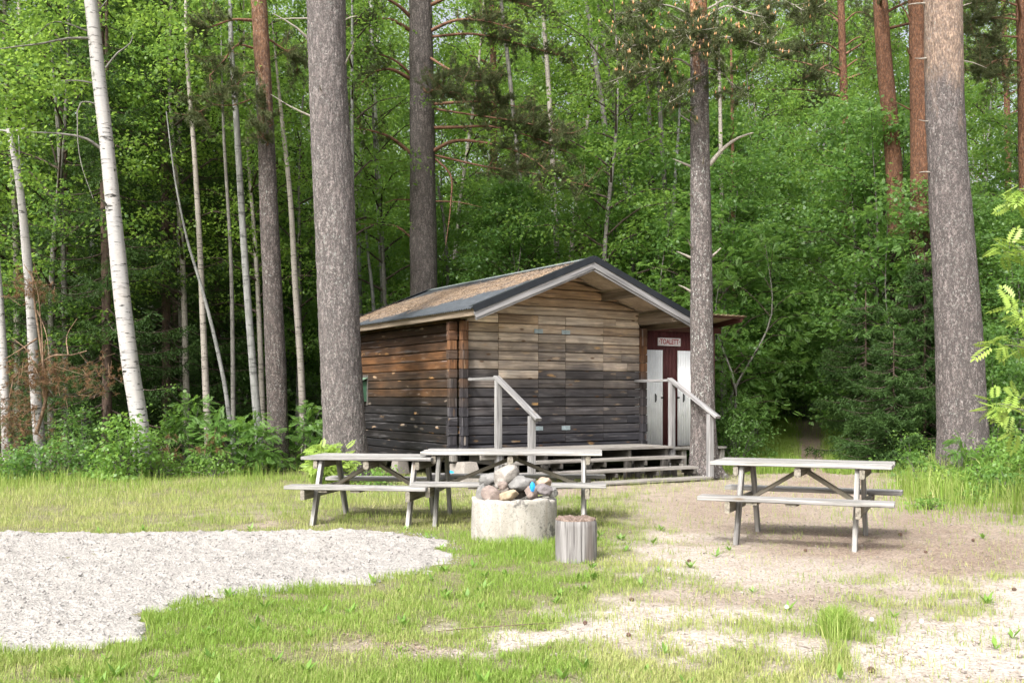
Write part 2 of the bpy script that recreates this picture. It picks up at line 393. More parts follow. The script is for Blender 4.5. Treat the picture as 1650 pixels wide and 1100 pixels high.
def poly_dist(x, y, P=GW):
    """signed distance to the gravel outline, positive inside"""
    x = np.asarray(x, float); y = np.asarray(y, float)
    d = np.full(x.shape, 1e9); ins = np.zeros(x.shape, bool)
    for i in range(len(P)):
        a, b = P[i], P[(i+1) % len(P)]; e = b - a
        t = np.clip(((x-a[0])*e[0] + (y-a[1])*e[1])/(e@e), 0, 1)
        d = np.minimum(d, np.hypot(x-a[0]-t*e[0], y-a[1]-t*e[1]))
        c = (a[1] > y) != (b[1] > y)
        xx = a[0] + (y-a[1])/(b[1]-a[1]+1e-12)*e[0]
        ins ^= c & (x < xx)
    return np.where(ins, d, -d)
def rise(y): return .055*np.clip(np.asarray(y, float) - 20.5, 0, 45)       # the wood floor climbs gently behind the hut
def gz(x, y):
    return (fbm(np.asarray(x)*.8, np.asarray(y)*.8, 5.0) - .5)*.05 + rise(y)

def grid_axis(lo, hi, st, far):
    a = list(np.arange(lo, hi + st/2, st)); s = st
    while a[-1] < far: s *= 1.22; a.append(a[-1] + s)
    s = st
    while a[0] > -far: s *= 1.22; a.insert(0, a[0] - s)
    return np.array(a)
def build_ground():
    xs = grid_axis(-8, 8, .05, 400); ys = grid_axis(4, 19, .05, 400)
    X, Y = np.meshgrid(xs, ys); x, y = X.ravel(), Y.ravel()
    near = (np.abs(x) < 14) & (y > 2) & (y < 30)
    z = np.zeros_like(x)
    z = rise(y); z[near] = gz(x[near], y[near]) + (fbm(x[near]*6, y[near]*6, 1.0, 3) - .5)*.02
    yy = np.maximum(y, 2.5)
    g, sa, so_, far = covers(x, yy)
    far = np.where(y > 40, 1, far)
    nx, ny = len(xs), len(ys)
    i = (np.arange(ny-1)[:, None]*nx + np.arange(nx-1)[None]).ravel()
    Fq = np.stack([i, i+1, i+1+nx, i+nx], 1)
    n = NM('ground_soil'); o = n.obj()
    f = n.noise(o, 3, 5, .6); fine = n.noise(o, 45, 4, .65); pin = n.noise(n.sc(o, 60, 16, 30), 1, 3, .6)
    ag, asn, aso, af = (n.attr(k, 'Fac') for k in ('grass', 'sand', 'soil', 'forest'))
    earth = n.mix(n.mr(fine, .35, .65), (.28, .232, .185), (.44, .378, .315))
    sand = n.mix(n.mr(fine, .38, .62), (.40, .355, .31), (.59, .54, .485))
    soil = n.mix(n.mr(fine, .36, .64), (.14, .095, .07), (.36, .275, .215))
    moss = n.mix(n.mr(fine, .35, .65), (.10, .105, .035), (.21, .205, .085))
    c = n.mix(asn, earth, sand); c = n.mix(n.ma('MULTIPLY', aso, .8), c, soil)
    mo = n.noise(o, 7, 6, .68); mo2 = n.noise(o, 19, 5, .7)
    c = n.mix(n.mr(mo, .50, .66, 0, .45), c, n.mix(1.0, c, (.60, .56, .52), 'MULTIPLY'))
    c = n.mix(n.mr(mo2, .60, .72, 0, .5), c, (.13, .10, .075)); c = n.mix(n.mr(mo2, .42, .30, 0, .5), c, n.mix(1.0, c, (1.35, 1.35, 1.33), 'MULTIPLY'))
    c = n.mix(n.ma('MULTIPLY', n.mr(pin, .60, .68), .5), c, (.20, .12, .075))
    c = n.mix(n.ma('MULTIPLY', n.mr(ag, .25, .75), .85), c, moss)
    floor_ = n.mix(n.mr(f, .35, .65), (.030, .026, .016), (.055, .06, .022))
    c = n.mix(af, c, floor_)
    n.col(c); n.bump(n.ma('ADD', fine, n.ma('MULTIPLY', mo2, 1.2)), .8, .03); n.set(Roughness=.95)
    o = np_mesh('ground', np.stack([x, y, z], 1), Fq, n.m, smooth=True, attrs=dict(grass=g, sand=sa, soil=so_, forest=far))
    tag(o, 'sandy ground with thin grass running back under the trees', 'ground', kind='structure')
build_ground()

def build_gravel():
    st = .02
    xs = np.arange(-6.4, -.3, st); ys = np.arange(5.0, 10.9, st)
    X, Y = np.meshgrid(xs, ys)
    D = poly_dist(X, Y) + (fbm(X*2.5, Y*2.5, 4.0) - .5)*.30 + (vn(X*11, Y*11) - .5)*.20 + (vn(X*27, Y*27) - .5)*.10
    far = np.clip((Y - 9.2)/1.0, 0, 1)
    Z = gz(X, Y) + np.clip(D*.22, -.05, .020 + .03*far) + (fbm(X*2.2, Y*2.2, 8.0) - .5)*.05 + (fbm(X*17, Y*17, 3.0, 3) - .5)*.024*np.clip(D*5, 0, 1) + np.maximum(vn(X*6.5, Y*10, 12.) - .68, 0)*.04*np.clip(D*5, 0, 1) \
        + np.maximum(vn(X*31, Y*31, 2.) - .62, 0)*.045*np.clip(D*5, 0, 1)
    nx, ny = len(xs), len(ys)
    i = (np.arange(ny-1)[:, None]*nx + np.arange(nx-1)[None])
    keep = (D[:-1, :-1] > -.05)
    i = i[keep].ravel(); Fq = np.stack([i, i+1, i+1+nx, i+nx], 1)
    u, inv = np.unique(Fq, return_inverse=True); V = np.stack([X.ravel(), Y.ravel(), Z.ravel()], 1)[u]
    n = NM('pale_gravel'); o = n.obj()
    v = n.vor(o, 55, 'F1', 'Color'); f = n.noise(o, 4, 5, .6); d = n.noise(o, 85, 3, .6)
    c = n.mix(n.sep(v, 0), (.255, .24, .222), (.35, .332, .31)); c = n.mix(n.mr(f, .3, .7, 0, .3), c, (.42, .40, .375))
    c = n.mix(n.mr(d, .58, .68, 0, .45), c, (.17, .162, .155))
    n.col(c); n.bump(n.ma('ADD', d, n.vor(o, 45)), .6, .018); n.set(Roughness=.95)
    o = np_mesh('gravel', V, inv.reshape(Fq.shape), n.m, smooth=True)
    tag(o, 'pale grey crushed gravel spread in a low pad on the grass', 'gravel', kind='stuff')
    # loose stones
    N = 7000
    x = rng.uniform(-6.2, -.4, N); y = rng.uniform(5.1, 10.6, N); ok = poly_dist(x, y) > -.16 + .3*np.maximum(.5 - rng.random(N), 0)
    x, y = x[ok], y[ok]; N = len(x); r = rng.uniform(.004, .010, N) * rng.choice([1, 1, 1, 1.7], N)
    B = np.array([(1,0,0),(0,1,0),(-1,0,0),(0,-1,0),(0,0,1),(0,0,-1)], float)
    FB = np.array([(0,1,4),(1,2,4),(2,3,4),(3,0,4),(1,0,5),(2,1,5),(3,2,5),(0,3,5)])
    a = rng.uniform(0, 6.28, N); jit = rng.uniform(.6, 1.3, (N, 6, 1))
    P = B[None]*jit*r[:, None, None]; P[..., 2] *= .7
    ca, sa = np.cos(a)[:, None], np.sin(a)[:, None]
    Q = np.stack([P[..., 0]*ca - P[..., 1]*sa, P[..., 0]*sa + P[..., 1]*ca, P[..., 2]], -1)
    D = poly_dist(x, y); z0 = gz(x, y) + np.clip(D*.22, 0, .04) + .003
    Q += np.stack([x, y, z0], 1)[:, None]
    o = np_mesh('loose_stones', Q.reshape(-1, 3), (FB[None] + 6*np.arange(N)[:, None, None]).reshape(-1, 3),
                m_stone('gravel_stone', (.21, .20, .19), (.36, .345, .33)))
    tag(o, 'small loose stones strewn over the gravel pad', 'stones', kind='stuff')
build_gravel()

# ------------------------------------------------------------------ log hut
HA = math.atan2(.52, .854)
HC = (-.73, 16.5, 0)
ZW0, PITCH = .43, .1535
RX, RZ, SLOPE = 1.80, 3.60, .90/2.22     # ridge x, height, fall
EL, ER = -.42, 4.06                      # eaves
YF, YB = -1.0, 4.85
def roof_z(x): return RZ - abs(x - RX)*SLOPE
hut = thing('log_hut', 'weathered log hut with needle covered gable roof, charred looking planks and closed serving hatch', 'hut', HC, HA)

def plank(mb, x0, x1, i, y=0.0, z0=ZW0, th=.07, r=None, out=0.0):
    """one log of the front wall: slightly rounded face, tight joint"""
    a, b = z0 + i*PITCH, z0 + (i+1)*PITCH - .009
    mb.board((x0, y + th/2 - out, (a+b)/2), (x1, y + th/2 - out, (a+b)/2), th, b - a, ch=.022, seg=max(1, int((x1-x0)/.5)), wob=.0015, r=r)
DOORS = [(.592, 1.368), (1.368, 1.923), (1.923, 2.724)]
fw = MB(); rowr = [random.random() for _ in range(30)]
for i in range(21):
    z = ZW0 + (i+.5)*PITCH
    if z > RZ - .06: break
    xa, xb = 0.0, 3.52
    half = (RZ - .05 - (z - PITCH/2))/SLOPE
    xa, xb = max(xa, RX - half), min(xb, RX + half)
    if xb - xa < .1: break
    rr = rowr[i]
    if 1 <= i <= 14:
        plank(fw, xa, .588, i, r=rr, out=random.uniform(0, .004))
        if random.random() < .6:
            m = random.choice([3.0, 3.12, 3.25]); 
            plank(fw, 2.728, m, i, r=(rr + .1) % 1); plank(fw, m+.003, xb, i, r=rr, out=.003)
        else: plank(fw, 2.728, xb, i, r=(rr + random.uniform(-.12, .12)) % 1, out=random.uniform(0, .004))
    else:
        plank(fw, xa, xb, i, r=rr, out=random.uniform(0, .004))
fw.v = [(a, b, min(c_, RZ - abs(a - RX)*SLOPE - .036)) for a, b, c_ in fw.v]
fw.build('front_wall', M['front'], hut)
bk = MB(); bk.box((.02, .10, .4), (3.5, .13, 2.75)); bk.box((0.05, .3, .25), (3.45, .4, .5)); bk.build('shade_backing', M['black'], hut)  # added black sheets standing in for the darkness behind planks and under floor
for k, (a, b) in enumerate(DOORS):
    d = MB()
    for i in range(1, 15): plank(d, a + .004, b - .004, i, r=(rowr[i] + random.uniform(-.15, .15)) % 1, out=.006 + random.uniform(0, .003))
    door = d.build('hatch_door', M['front'], hut)
    if k in (0, 2):
        for zz in (2.46, .83):
            hx = b if k == 0 else a
            hb = MB()
            for s_ in (-1, 1):
                hb.box((hx + (0 if s_ > 0 else -.085), -.022, zz - .035), (hx + (.085 if s_ > 0 else 0), -.012, zz + .035), ch=.002)
                for q in (.03, .06): hb.tube([(hx + s_*q, -.026, zz + .015), (hx + s_*q, -.02, zz + .015)], .006, 6)
            hb.tube([(hx, -.024, zz - .037), (hx, -.024, zz + .037)], .008, 8)
            hb.build('hinge', M['zinc'], door)
# left wall, faces -x
lw = MB()
for i in range(-1, 15):
    a = ZW0 + i*PITCH; b = a + PITCH - .008
    r_ = random.random()
    lw.board((-.065, 0.02, (a+b)/2), (-.065, 4.6, (a+b)/2), .07, b-a, ch=.022, seg=8, wob=.0015, r=r_)
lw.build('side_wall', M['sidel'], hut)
rw = MB()
for i in range(-1, 14):
    a = ZW0 + i*PITCH; b = a + PITCH - .006
    rw.board((3.56, 0.02, (a+b)/2), (3.56, 4.6, (a+b)/2), .07, b-a, ch=.012)
rw.build('side_wall', M['sidel'], hut)
bw = MB()
for i in range(-1, 20):
    z = ZW0 + (i+.5)*PITCH; half = (RZ - .12 - z)/SLOPE
    xa, xb = max(-.03, RX - half), min(3.52, RX + half)
    if xb - xa > .1: bw.board((xa, 4.64, z), (xb, 4.64, z), .07, PITCH - .006, ch=.012)
bw.build('back_wall', M['sidel'], hut)
# crossed log ends at the corners
le = [MB(), MB(), MB()]
for i in range(0, 14):
    a = ZW0 + i*PITCH; b = a + PITCH - random.uniform(.006, .014); q = random.uniform(-.008, .008)
    le[0].box((-.135, -.095 + q, a + .07*0), (-.012, .015, b), ch=.012, r=random.random())
    le[1].box((-.285 + q, .055, a), (-.14, .155, b), ch=.012, r=random.random())
    le[2].box((3.525, -.085 + q, a), (3.645, .015, b), ch=.012, r=random.random())
le[2].box((3.54, -.06, .43), (3.63, .005, 2.57)); le[0].box((-.12, -.07, .43), (-.03, .005, 2.57)); le[1].box((-.262, .065, .43), (-.15, .145, 2.57))
for q in le: q.build('log_ends', M['ends'], hut)
# footing
for x in (-.10, 3.5):
    for y in (.10, 2.3, 4.4): mb = MB(); mb.board((x, y, -.05), (x, y, .28), .30, .30, up=(1, 0, 0), ch=.03, tap=.72); mb.build('footing', M['block'], hut)

# roof: corrugated sheets with real waves
def slope_sheet(side, y0, y1, dz, amp, st, name, mat, q0=0.0, q1=1.0, th=.003, pitch=.076):
    ys = np.arange(y0, y1 + 1e-6, st); xe = EL if side < 0 else ER
    V = []
    for q in (q0, (q0+q1)/2, q1):
        x = RX + (xe - RX)*q
        V.append(np.stack([np.full_like(ys, x), ys, np.full_like(ys, RZ - abs(x-RX)*SLOPE) + dz + amp*np.cos(2*np.pi*ys/pitch)], 1))
    n = len(ys); V = np.concatenate(V); i = np.concatenate([np.arange(n-1), n + np.arange(n-1)])
    Fq = np.stack([i, i+1, i+1+n, i+n], 1)
    o = np_mesh(name, V, Fq if side < 0 else Fq[:, ::-1], mat, hut, True)
    m = o.modifiers.new('thickness', 'SOLIDIFY'); m.thickness = th; m.offset = 0
    return o
for sd in (-1, 1):
    slope_sheet(sd, YF, YB, .0, .014, .0095, 'roof_sheet', M['metal_dark'])
    slope_sheet(sd, YF + .03, YB - .03, -.022, .009, .0095, 'roof_lining', M['sheet_under'], .02, .985)
rc = MB()
for sd in (-1, 1):
    rc.board((RX + sd*.0, YF - .01, RZ + .022), (RX + sd*.0, YB, RZ + .022), .01, .01)
    x = RX + sd*.11
    rc.board((RX + sd*.055, YF - .01, roof_z(RX + sd*.055) + .024), (RX + sd*.055, YB + .01, roof_z(RX + sd*.055) + .024), .125, .004, up=(sd*SLOPE, 0, 1), ch=.001)
rc.build('ridge_cap', m_plain('ridge_metal', (.16, .185, .185), .5, 0, .2, 9), hut)
# barge boards and black verge trim, front and back
for yb, sg in ((YF, -1), (YB, 1)):
    for sd in (-1, 1):
        xe = EL - .03 if sd < 0 else ER + .03
        n_ = Vector((sd*SLOPE, 0, 1)).normalized()
        p0 = Vector((RX, 0, RZ)); p1 = Vector((xe, 0, roof_z(xe)))
        b = MB(); y = yb + sg*.004
        off = lambda p, d, yy: (p.x - n_.x*d, yy, p.z - n_.z*d)
        b.board(off(p0, .105, y), off(p1, .105, y), .024, .10, up=tuple(n_), ch=.004, seg=4, wob=.001)
        b.board(off(p0, .163, y - sg*.016), off(p1, .163, y - sg*.016), .022, .05, up=tuple(n_), ch=.004)
        b.build('barge_board', M['barge'], hut)
        t = MB()
        t.board(off(p0, .008, yb + sg*.026), off(p1, .008, yb + sg*.026), .006, .098, up=tuple(n_), ch=.001)
        t.board(off(p0, -.040, yb - sg*.028), off(p1, -.040, yb - sg*.028), .112, .006, up=tuple(n_), ch=.001)
        t.build('verge_trim', M['trim'], hut)
# eave boards, wall plates and purlins
eb = MB(); x = EL + .07
eb.board((x, YF + .03, roof_z(x) - .085), (x, YB - .05, roof_z(x) - .085), .03, .10, ch=.004, seg=6, wob=.002)
eb.board((x + .05, YF + .04, roof_z(x) - .05), (x + .05, YB - .05, roof_z(x) - .05), .06, .03, ch=.003)
eb.build('eave_board', M['beam'], hut)
eb = MB(); x = ER - .07
eb.board((x, YF + .03, roof_z(x) - .085), (x, YB - .05, roof_z(x) - .085), .03, .10, ch=.004)
eb.build('eave_board', M['beam'], hut)
pu = MB()
for x, w, h in ((-.06, .10, .16), (3.55, .11, .17), (.85, .07, .11), (2.72, .07, .12), (RX, .08, .12)):
    z = roof_z(x) - .045 - h/2 - .03
    pu.board((x, YF + .05, z), (x, .02, z), w, h, ch=.004)
pu.build('purlin', M['beam'], hut)
# a stray tie under the right eave seen from the front
# needle litter lying on the left slope
def needle_litter():
    ys = np.arange(YF + .03, YB + .0, .02); qs = np.linspace(.045, .985, 110)
    Y, Q = np.meshgrid(ys, qs); Xe = RX + (EL - RX)*Q
    lim = np.interp(Y, [-1.0, -.86, -.8, .2, 1.2, 2.4, 3.5, 5], [.995, .99, .44, .64, .75, .86, .95, 1.0])
    saw = np.abs(((Y/.076) % 1) - .5)*2
    lim = lim + (fbm(Y*3.5, 3.0, 1.) - .5)*.16 + (saw - .5)*.035 + (vn(Y*16, 7.) - .5)*.09
    top = .035 + np.maximum(fbm(Y*1.1, 9., 2.) - .45, 0)*.35 + np.where(Y > 3.3, (Y-3.3)*.14, 0)
    T = np.minimum(np.minimum((lim - Q)*2.2, (Q - top)*2.2), 1)
    T = T - np.maximum(fbm(Y*5, Q*8, 6.) - .66, 0)*3
    keep = T > 0
    z = roof_z(0) ; Z = RZ - np.abs(Xe - RX)*SLOPE + .004 + np.clip(T*3, -.4, 1)*(.014 + fbm(Y*7, Q*14, 2.)*.018) + (vn(Y*40, Q*70, 5.) - .5)*.006
    nx, ny = len(ys), len(qs); i = (np.arange(ny-1)[:, None]*nx + np.arange(nx-1)[None])
    i = i[keep[:-1, :-1]].ravel(); Fq = np.stack([i, i+nx, i+nx+1, i+1], 1)
    u, inv = np.unique(Fq, return_inverse=True); V = np.stack([Xe.ravel(), Y.ravel(), Z.ravel()], 1)[u]
    # loose needles and bits on top
    k = rng.choice(np.flatnonzero(keep.ravel()), 16000)
    P = np.stack([Xe.ravel(), Y.ravel(), Z.ravel() + .006], 1)[k] + rng.normal(0, .008, (len(k), 3))*(1, 1, .9)
    a = rng.uniform(0, 6.28, len(k)); D = np.stack([np.cos(a)*.92, np.sin(a), np.cos(a)*SLOPE + rng.normal(0, .25, len(k))], 1)
    L = rng.uniform(.02, .06, (len(k), 1)); Sd = np.stack([-np.sin(a), np.cos(a), 0*a], 1)*.0040
    T3 = np.stack([P - Sd, P + Sd, P + D*L], 1).reshape(-1, 3)
    n = NM('needle_litter'); o = n.obj()
    f = n.noise(n.sc(o, 60, 30, 40), 1, 4, .65); g = n.noise(o, 3.5, 5, .6)
    g2 = n.noise(o, 11, 4, .65)
    c = n.mix(n.mr(f, .42, .58), (.11, .075, .05), (.38, .285, .20)); c = n.mix(n.mr(g, .46, .62, 0, .75), c, (.17, .14, .12)); c = n.mix(n.mr(g2, .54, .66, 0, .6), c, (.075, .055, .042))
    c = n.mix(n.mr(n.noise(o, 22, 3, .7), .61, .68), c, (.06, .04, .03))
    n.col(c); n.bump(f, .8, .012); n.set(Roughness=.95)
    ob = np_mesh('needle_litter', np.concatenate([V, T3]), [inv.reshape(Fq.shape), len(V) + np.arange(len(T3)).reshape(-1, 3)], n.m)
    ob.location = HC; ob.rotation_euler = (0, 0, HA)
    tag(ob, 'thick layer of tan pine needles lying on the left roof slope', 'needles', kind='stuff')
needle_litter()

# ------------------------------------------------------------------ porch: deck, three treads, two handrails
por = thing('porch_steps', 'grey wooden deck and wide steps with two sloping handrails before the hut', 'steps', HC, HA)
ZD, ST = .53, [(-1.40, .375), (-1.70, .22), (-2.0, .065)]
d = MB()
for k in range(5):
    y = -.97 + k*.2
    d.board((-.28 + random.uniform(-.03, .03), y - .02, ZD - .02), (3.41 + random.uniform(-.02, .02), y - .02, ZD - .02), .19, .038, seg=6, wob=.001)
d.build('deck', M['deckw'], por)
for (y, z) in ST:
    t = MB(); t.board((-.05 + random.uniform(-.03, .03), y + .13, z - .02), (3.40, y + .13, z - .02), .28, .042, seg=6, wob=.0015)
    t.build('tread', M['deckw'], por)
ps = MB()
for x in (.05, .85, 1.68, 2.5, 3.28):
    ps.box((x - .03, -1.04, .30), (x + .03, -.04, ZD - .042)); ps.box((x - .05, -1.03, -.03), (x + .05, -.93, .298))
    ps.box((x + .035, -1.20, -.03), (x + .10, -1.12, .33)); ps.box((x + .035, -1.52, -.03), (x + .10, -1.44, .17)); ps.box((x + .035, -1.80, -.05), (x + .10, -1.70, .02))
    ps.box((x + .03, -1.42, .25), (x + .06, -1.06, .33)) ; ps.box((x + .03, -1.72, .10), (x + .06, -1.38, .17))
    ps.box((x - .05, -.1, -.03), (x + .05, 0, .298))
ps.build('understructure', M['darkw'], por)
for a, b in (((-.30, -.06, .33), (-.20, .04, .50)), ((-.30, -1.0, .40), (.0, -.95, .48))): fb = MB(); fb.box(a, b); fb.build('joist_end', M['deckw'], por)
for x in (0.0, 3.43):
    r = MB()
    za = 1.66 if x == 0 else 1.66
    r.box((x - .045, -1.045, (.0 if x else .0)), (x + .045, -.955, za - .045)); 
    rail = None
    h = MB()
    h.board((x, -.93, za - .02), (x, .0 if x else -.02, za - .02), .045 if x else .05, .045)
    h.board((x, -.94, za + .005), (x, -2.14, za - .63), .105, .042, seg=3, wob=.001)
    rail = h.build('handrail', M['rail'] if x == 0 else M['rail'], por)
    r.build('rail_post', M['rail'], por)
    p = MB(); p.box((x - .045, -1.995, .068), (x + .045, -1.905, za - .58)); p.build('rail_post', M['rail'], por)

# ------------------------------------------------------------------ outhouse behind the hut's right side
out = thing('outhouse', 'dark red corrugated outhouse with two white doors beside the hut', 'toilet shed', HC, HA)
def corr(name, mat, x0, x1, z0, z1, y, amp, pitch, parent, th=.004, flatlen=.5):
    xs = np.arange(x0, x1 + 1e-6, .008); p = (xs/pitch) % 1
    w = np.clip((np.abs(p - .5)*2 - .35)/.25, 0, 1)*amp
    V = np.concatenate([np.stack([xs, y - w, np.full_like(xs, z)], 1) for z in (z0, z1)])
    n = len(xs); i = np.arange(n-1); Fq = np.stack([i, i+1, i+1+n, i+n], 1)
    o = np_mesh(name, V, Fq, mat, parent, False); m = o.modifiers.new('thickness', 'SOLIDIFY'); m.thickness = th; m.offset = -1
    return o
OY, OZ = .60, .40
corr('front_wall', M['red'], 3.66, 5.86, OZ, 2.72, OY, .012, .085, out)
b = MB(); b.box((5.82, OY + .01, OZ), (5.86, OY + 1.6, 2.62)); b.box((3.68, OY + .012, OZ), (3.72, OY + 1.6, 2.62)); b.box((3.68, OY + 1.58, OZ), (5.86, OY + 1.62, 2.5))
b.build('side_wall', M['red'], out)
for (a, c_) in ((3.76, 4.53), (4.895, 5.54)):
    dr = corr('door', M['white'], a, c_, OZ + .03, 2.24, OY - .028, .010, .062, out)
    h = MB(); hx = c_ - .18 if a < 4 else a + .14
    h.tube([(hx, OY - .04, 1.40), (hx, OY - .075, 1.39), (hx, OY - .075, 1.29), (hx, OY - .04, 1.28)], .006, 6)
    h.box((hx - .012, OY - .045, 1.26), (hx + .012, OY - .038, 1.42), ch=.001); h.build('handle', M['iron'], dr)
    l = MB(); lx = c_ - .01 if a < 4 else a + .01
    l.box((lx - .03, OY - .052, 1.33), (lx + .03, OY - .036, 1.36), ch=.002); l.build('latch', M['iron'], dr)
fr = MB(); fr.box((3.70, OY - .02, 2.60), (6.0, OY - .04, 2.70)); fr.build('lintel', m_wood('red_beam', (.10, .035, .03), (.05, .018, .016)), out)
# mono-pitch roof of old corrugated sheet
xs = np.arange(3.62, 6.22, .02); V = []
for y, z in ((OY - .55, 2.92), (OY + 1.9, 2.66)): V.append(np.stack([xs, np.full_like(xs, y), z + .012*np.cos(2*np.pi*xs/.13)], 1))
n_ = len(xs); i = np.arange(n_-1)
o = np_mesh('roof', np.concatenate(V), np.stack([i, i+1, i+1+n_, i+n_], 1), m_plain('old_sheet', (.30, .23, .15), .85, 0, .35, 5), out, True)
md = o.modifiers.new('thickness', 'SOLIDIFY'); md.thickness = .006
ra = MB()
for x in (3.72, 4.9, 6.1):
    ra.board((x, OY - .5, 2.85), (x, OY + 1.85, 2.595), .05, .10)
ra.board((3.7, OY - .47, 2.88), (6.18, OY - .47, 2.88), .05, .04)
ra.build('rafter', m_wood('red_rafter', (.12, .05, .04), (.06, .025, .02)), out)
dk = MB()
for k in range(3): dk.board((3.50, .12 + k*.17, OZ - .0), (5.66 - .02*k, .12 + k*.17, OZ - .0), .16, .04)
for x in (3.6, 4.6, 5.55): dk.box((x, .08, -.05), (x + .1, .18, OZ - .022)); dk.box((x, .19, .26), (x + .06, .55, OZ - .022))
dk.build('deck', M['deckw'], out)
# TOALETT sign
sg = thing('sign', 'small white sign reading TOALETT in red on the outhouse', 'sign', HC, HA)
b = MB(); SX, SZ = 4.70, 2.40
b.box((SX - .275, OY - .030, SZ - .075), (SX + .275, OY - .016, SZ + .075), ch=.002); bo = b.build('board', M['signw'], sg)
tc = bpy.data.curves.new('lettering', 'FONT'); tc.body = '\u00b7TOALETT\u00b7'; tc.size = .135; tc.align_x = 'CENTER'; tc.align_y = 'CENTER'; tc.extrude = .001; tc.offset = .0028
to = bpy.data.objects.new('tmp', tc); C.objects.link(to)
bpy.context.view_layer.update()
me = bpy.data.meshes.new_from_object(to.evaluated_get(bpy.context.evaluated_depsgraph_get()))
bpy.data.objects.remove(to)
w_ = max(v.co.x for v in me.vertices) - min(v.co.x for v in me.vertices); kx = .50/w_
for v in me.vertices: v.co = Vector((SX + v.co.x*kx, OY - .0325 + -v.co.z, SZ + v.co.y))
me.materials.clear(); me.materials.append(M['signr'])
lo = bpy.data.objects.new('lettering', me); C.objects.link(lo); lo.parent = sg

# green box on the side wall
gb = thing('nest_box', 'small green wooden box with sloping lid fixed to the dark side wall', 'box', HC, HA)
b = MB(); Y0 = 3.86; b.board((-.17, Y0, 1.27), (-.17, Y0, 1.66), .14, .19, up=(1, 0, 0), ch=.004); b.build('body', M['green'], gb)
b = MB(); b.board((-.27, Y0, 1.655), (-.09, Y0, 1.73), .24, .018, ch=.003); b.build('lid', M['greenl'], gb)
b = MB(); b.box((-.108, Y0 - .12, 1.20), (-.099, Y0 + .12, 1.78)); b.build('back_board', M['darkw'], gb)

# concrete footing block, rubbish under the hut
cb = MB(); p = GP(752, 783); cb.board((p.x, p.y + .1, -.03), (p.x, p.y + .1, .36), .42, .42, up=(.8, .5, 0), ch=.02, tap=.55)
o = cb.build('concrete_block', M['block']); tag(o, 'tapered grey concrete block standing by the hut corner', 'block')
def crumple(name, loc, size, mat, label, cat, seed=1):
    import bmesh
    bm = bmesh.new(); bmesh.ops.create_icosphere(bm, subdivisions=3, radius=1)
    for v in bm.verts:
        k = .6 + .8*float(fbm(v.co.x*1.9 + seed, v.co.y*1.9, v.co.z*1.9, 3))
        v.co = Vector((v.co.x*size[0]*k, v.co.y*size[1]*k, v.co.z*size[2]*k))
    me = bpy.data.meshes.new(name); bm.to_mesh(me); bm.free(); me.materials.append(mat)
    o = bpy.data.objects.new(name, me); C.objects.link(o); o.location = loc; tag(o, label, cat); return o
p = GP(722, 783); crumple('plastic_bag', (p.x, p.y + .5, .09), (.13, .1, .10), M['bluepl'], 'crumpled blue plastic bag lying under the hut corner', 'bag', 3)
# ------------------------------------------------------------------ picnic tables
def picnic_table(label, loc, rz, L, tx, top=.745, seat=.445, nb=5, bench_w=.25):
    t = thing('picnic_table', label, 'picnic table', (loc[0], loc[1], 0), rz, 'picnic tables in front of the hut')
    b = MB(); bw = .74/nb
    for k in range(nb):
        y = -.37 + bw*(k + .5); e = random.uniform(-.012, .012)
        b.board((-L/2 + e, y, top - .019 + random.uniform(-.002, .002)), (L/2 + e, y, top - .019), bw - .007, .036, ch=.006, seg=6, wob=.0012)
    b.build('tabletop', M['table'], t)
    for s in (-1, 1):
        b = MB(); n = 2
        for k in range(n):
            y = s*.60 + (k - .5)*bench_w/n
            e = random.uniform(-.01, .01)
            b.board((-L/2 - .04 + e, y, seat - .02), (L/2 + .04 + e, y, seat - .02 + random.uniform(-.004, .004)), bench_w/n - .006, .040, ch=.006, seg=6, wob=.0012)
        b.build('bench', M['table'], t)
    for sx in (-1, 1):
        for sy in (-1, 1):
            b = MB(); b.board((sx*tx, sy*.545, -.03), (sx*tx, sy*.255, top - .040), .085, .042, up=(1, 0, 0), ch=.004, seg=3, wob=.0008)
            b.build('leg', M['table'], t)
        b = MB(); x = sx*(tx + .046)
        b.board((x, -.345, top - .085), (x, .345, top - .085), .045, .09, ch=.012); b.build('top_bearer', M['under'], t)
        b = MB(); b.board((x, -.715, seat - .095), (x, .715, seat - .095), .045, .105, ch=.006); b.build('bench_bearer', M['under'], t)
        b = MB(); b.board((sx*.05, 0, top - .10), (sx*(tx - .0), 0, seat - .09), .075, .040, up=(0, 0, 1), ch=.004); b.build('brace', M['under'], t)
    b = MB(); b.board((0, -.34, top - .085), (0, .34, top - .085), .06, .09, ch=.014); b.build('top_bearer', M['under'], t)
    for s in (-1, 1):
        b = MB()
        if s < 0:
            for x in (-.35, 0.0): b = MB(); b.box((x - .05, s*.60 - .10, seat - .064), (x + .05, s*.60 + .10, seat - .042), ch=.003); b.build('bench_batten', M['under'], t)
        pass
    return t
picnic_table('grey picnic table standing alone on bare sandy ground near the big pine', (2.76, 9.72), math.radians(-24), 1.62, .52)
picnic_table('grey picnic table with longer top just behind the concrete fire ring', (.01, 11.14), math.radians(-5), 1.92, .77, top=.775, seat=.47)
picnic_table('grey picnic table half hidden at its end by another table, before the pale pine trunk', (-1.50, 11.25), math.radians(-10), 1.44, .52, top=.715, seat=.43)

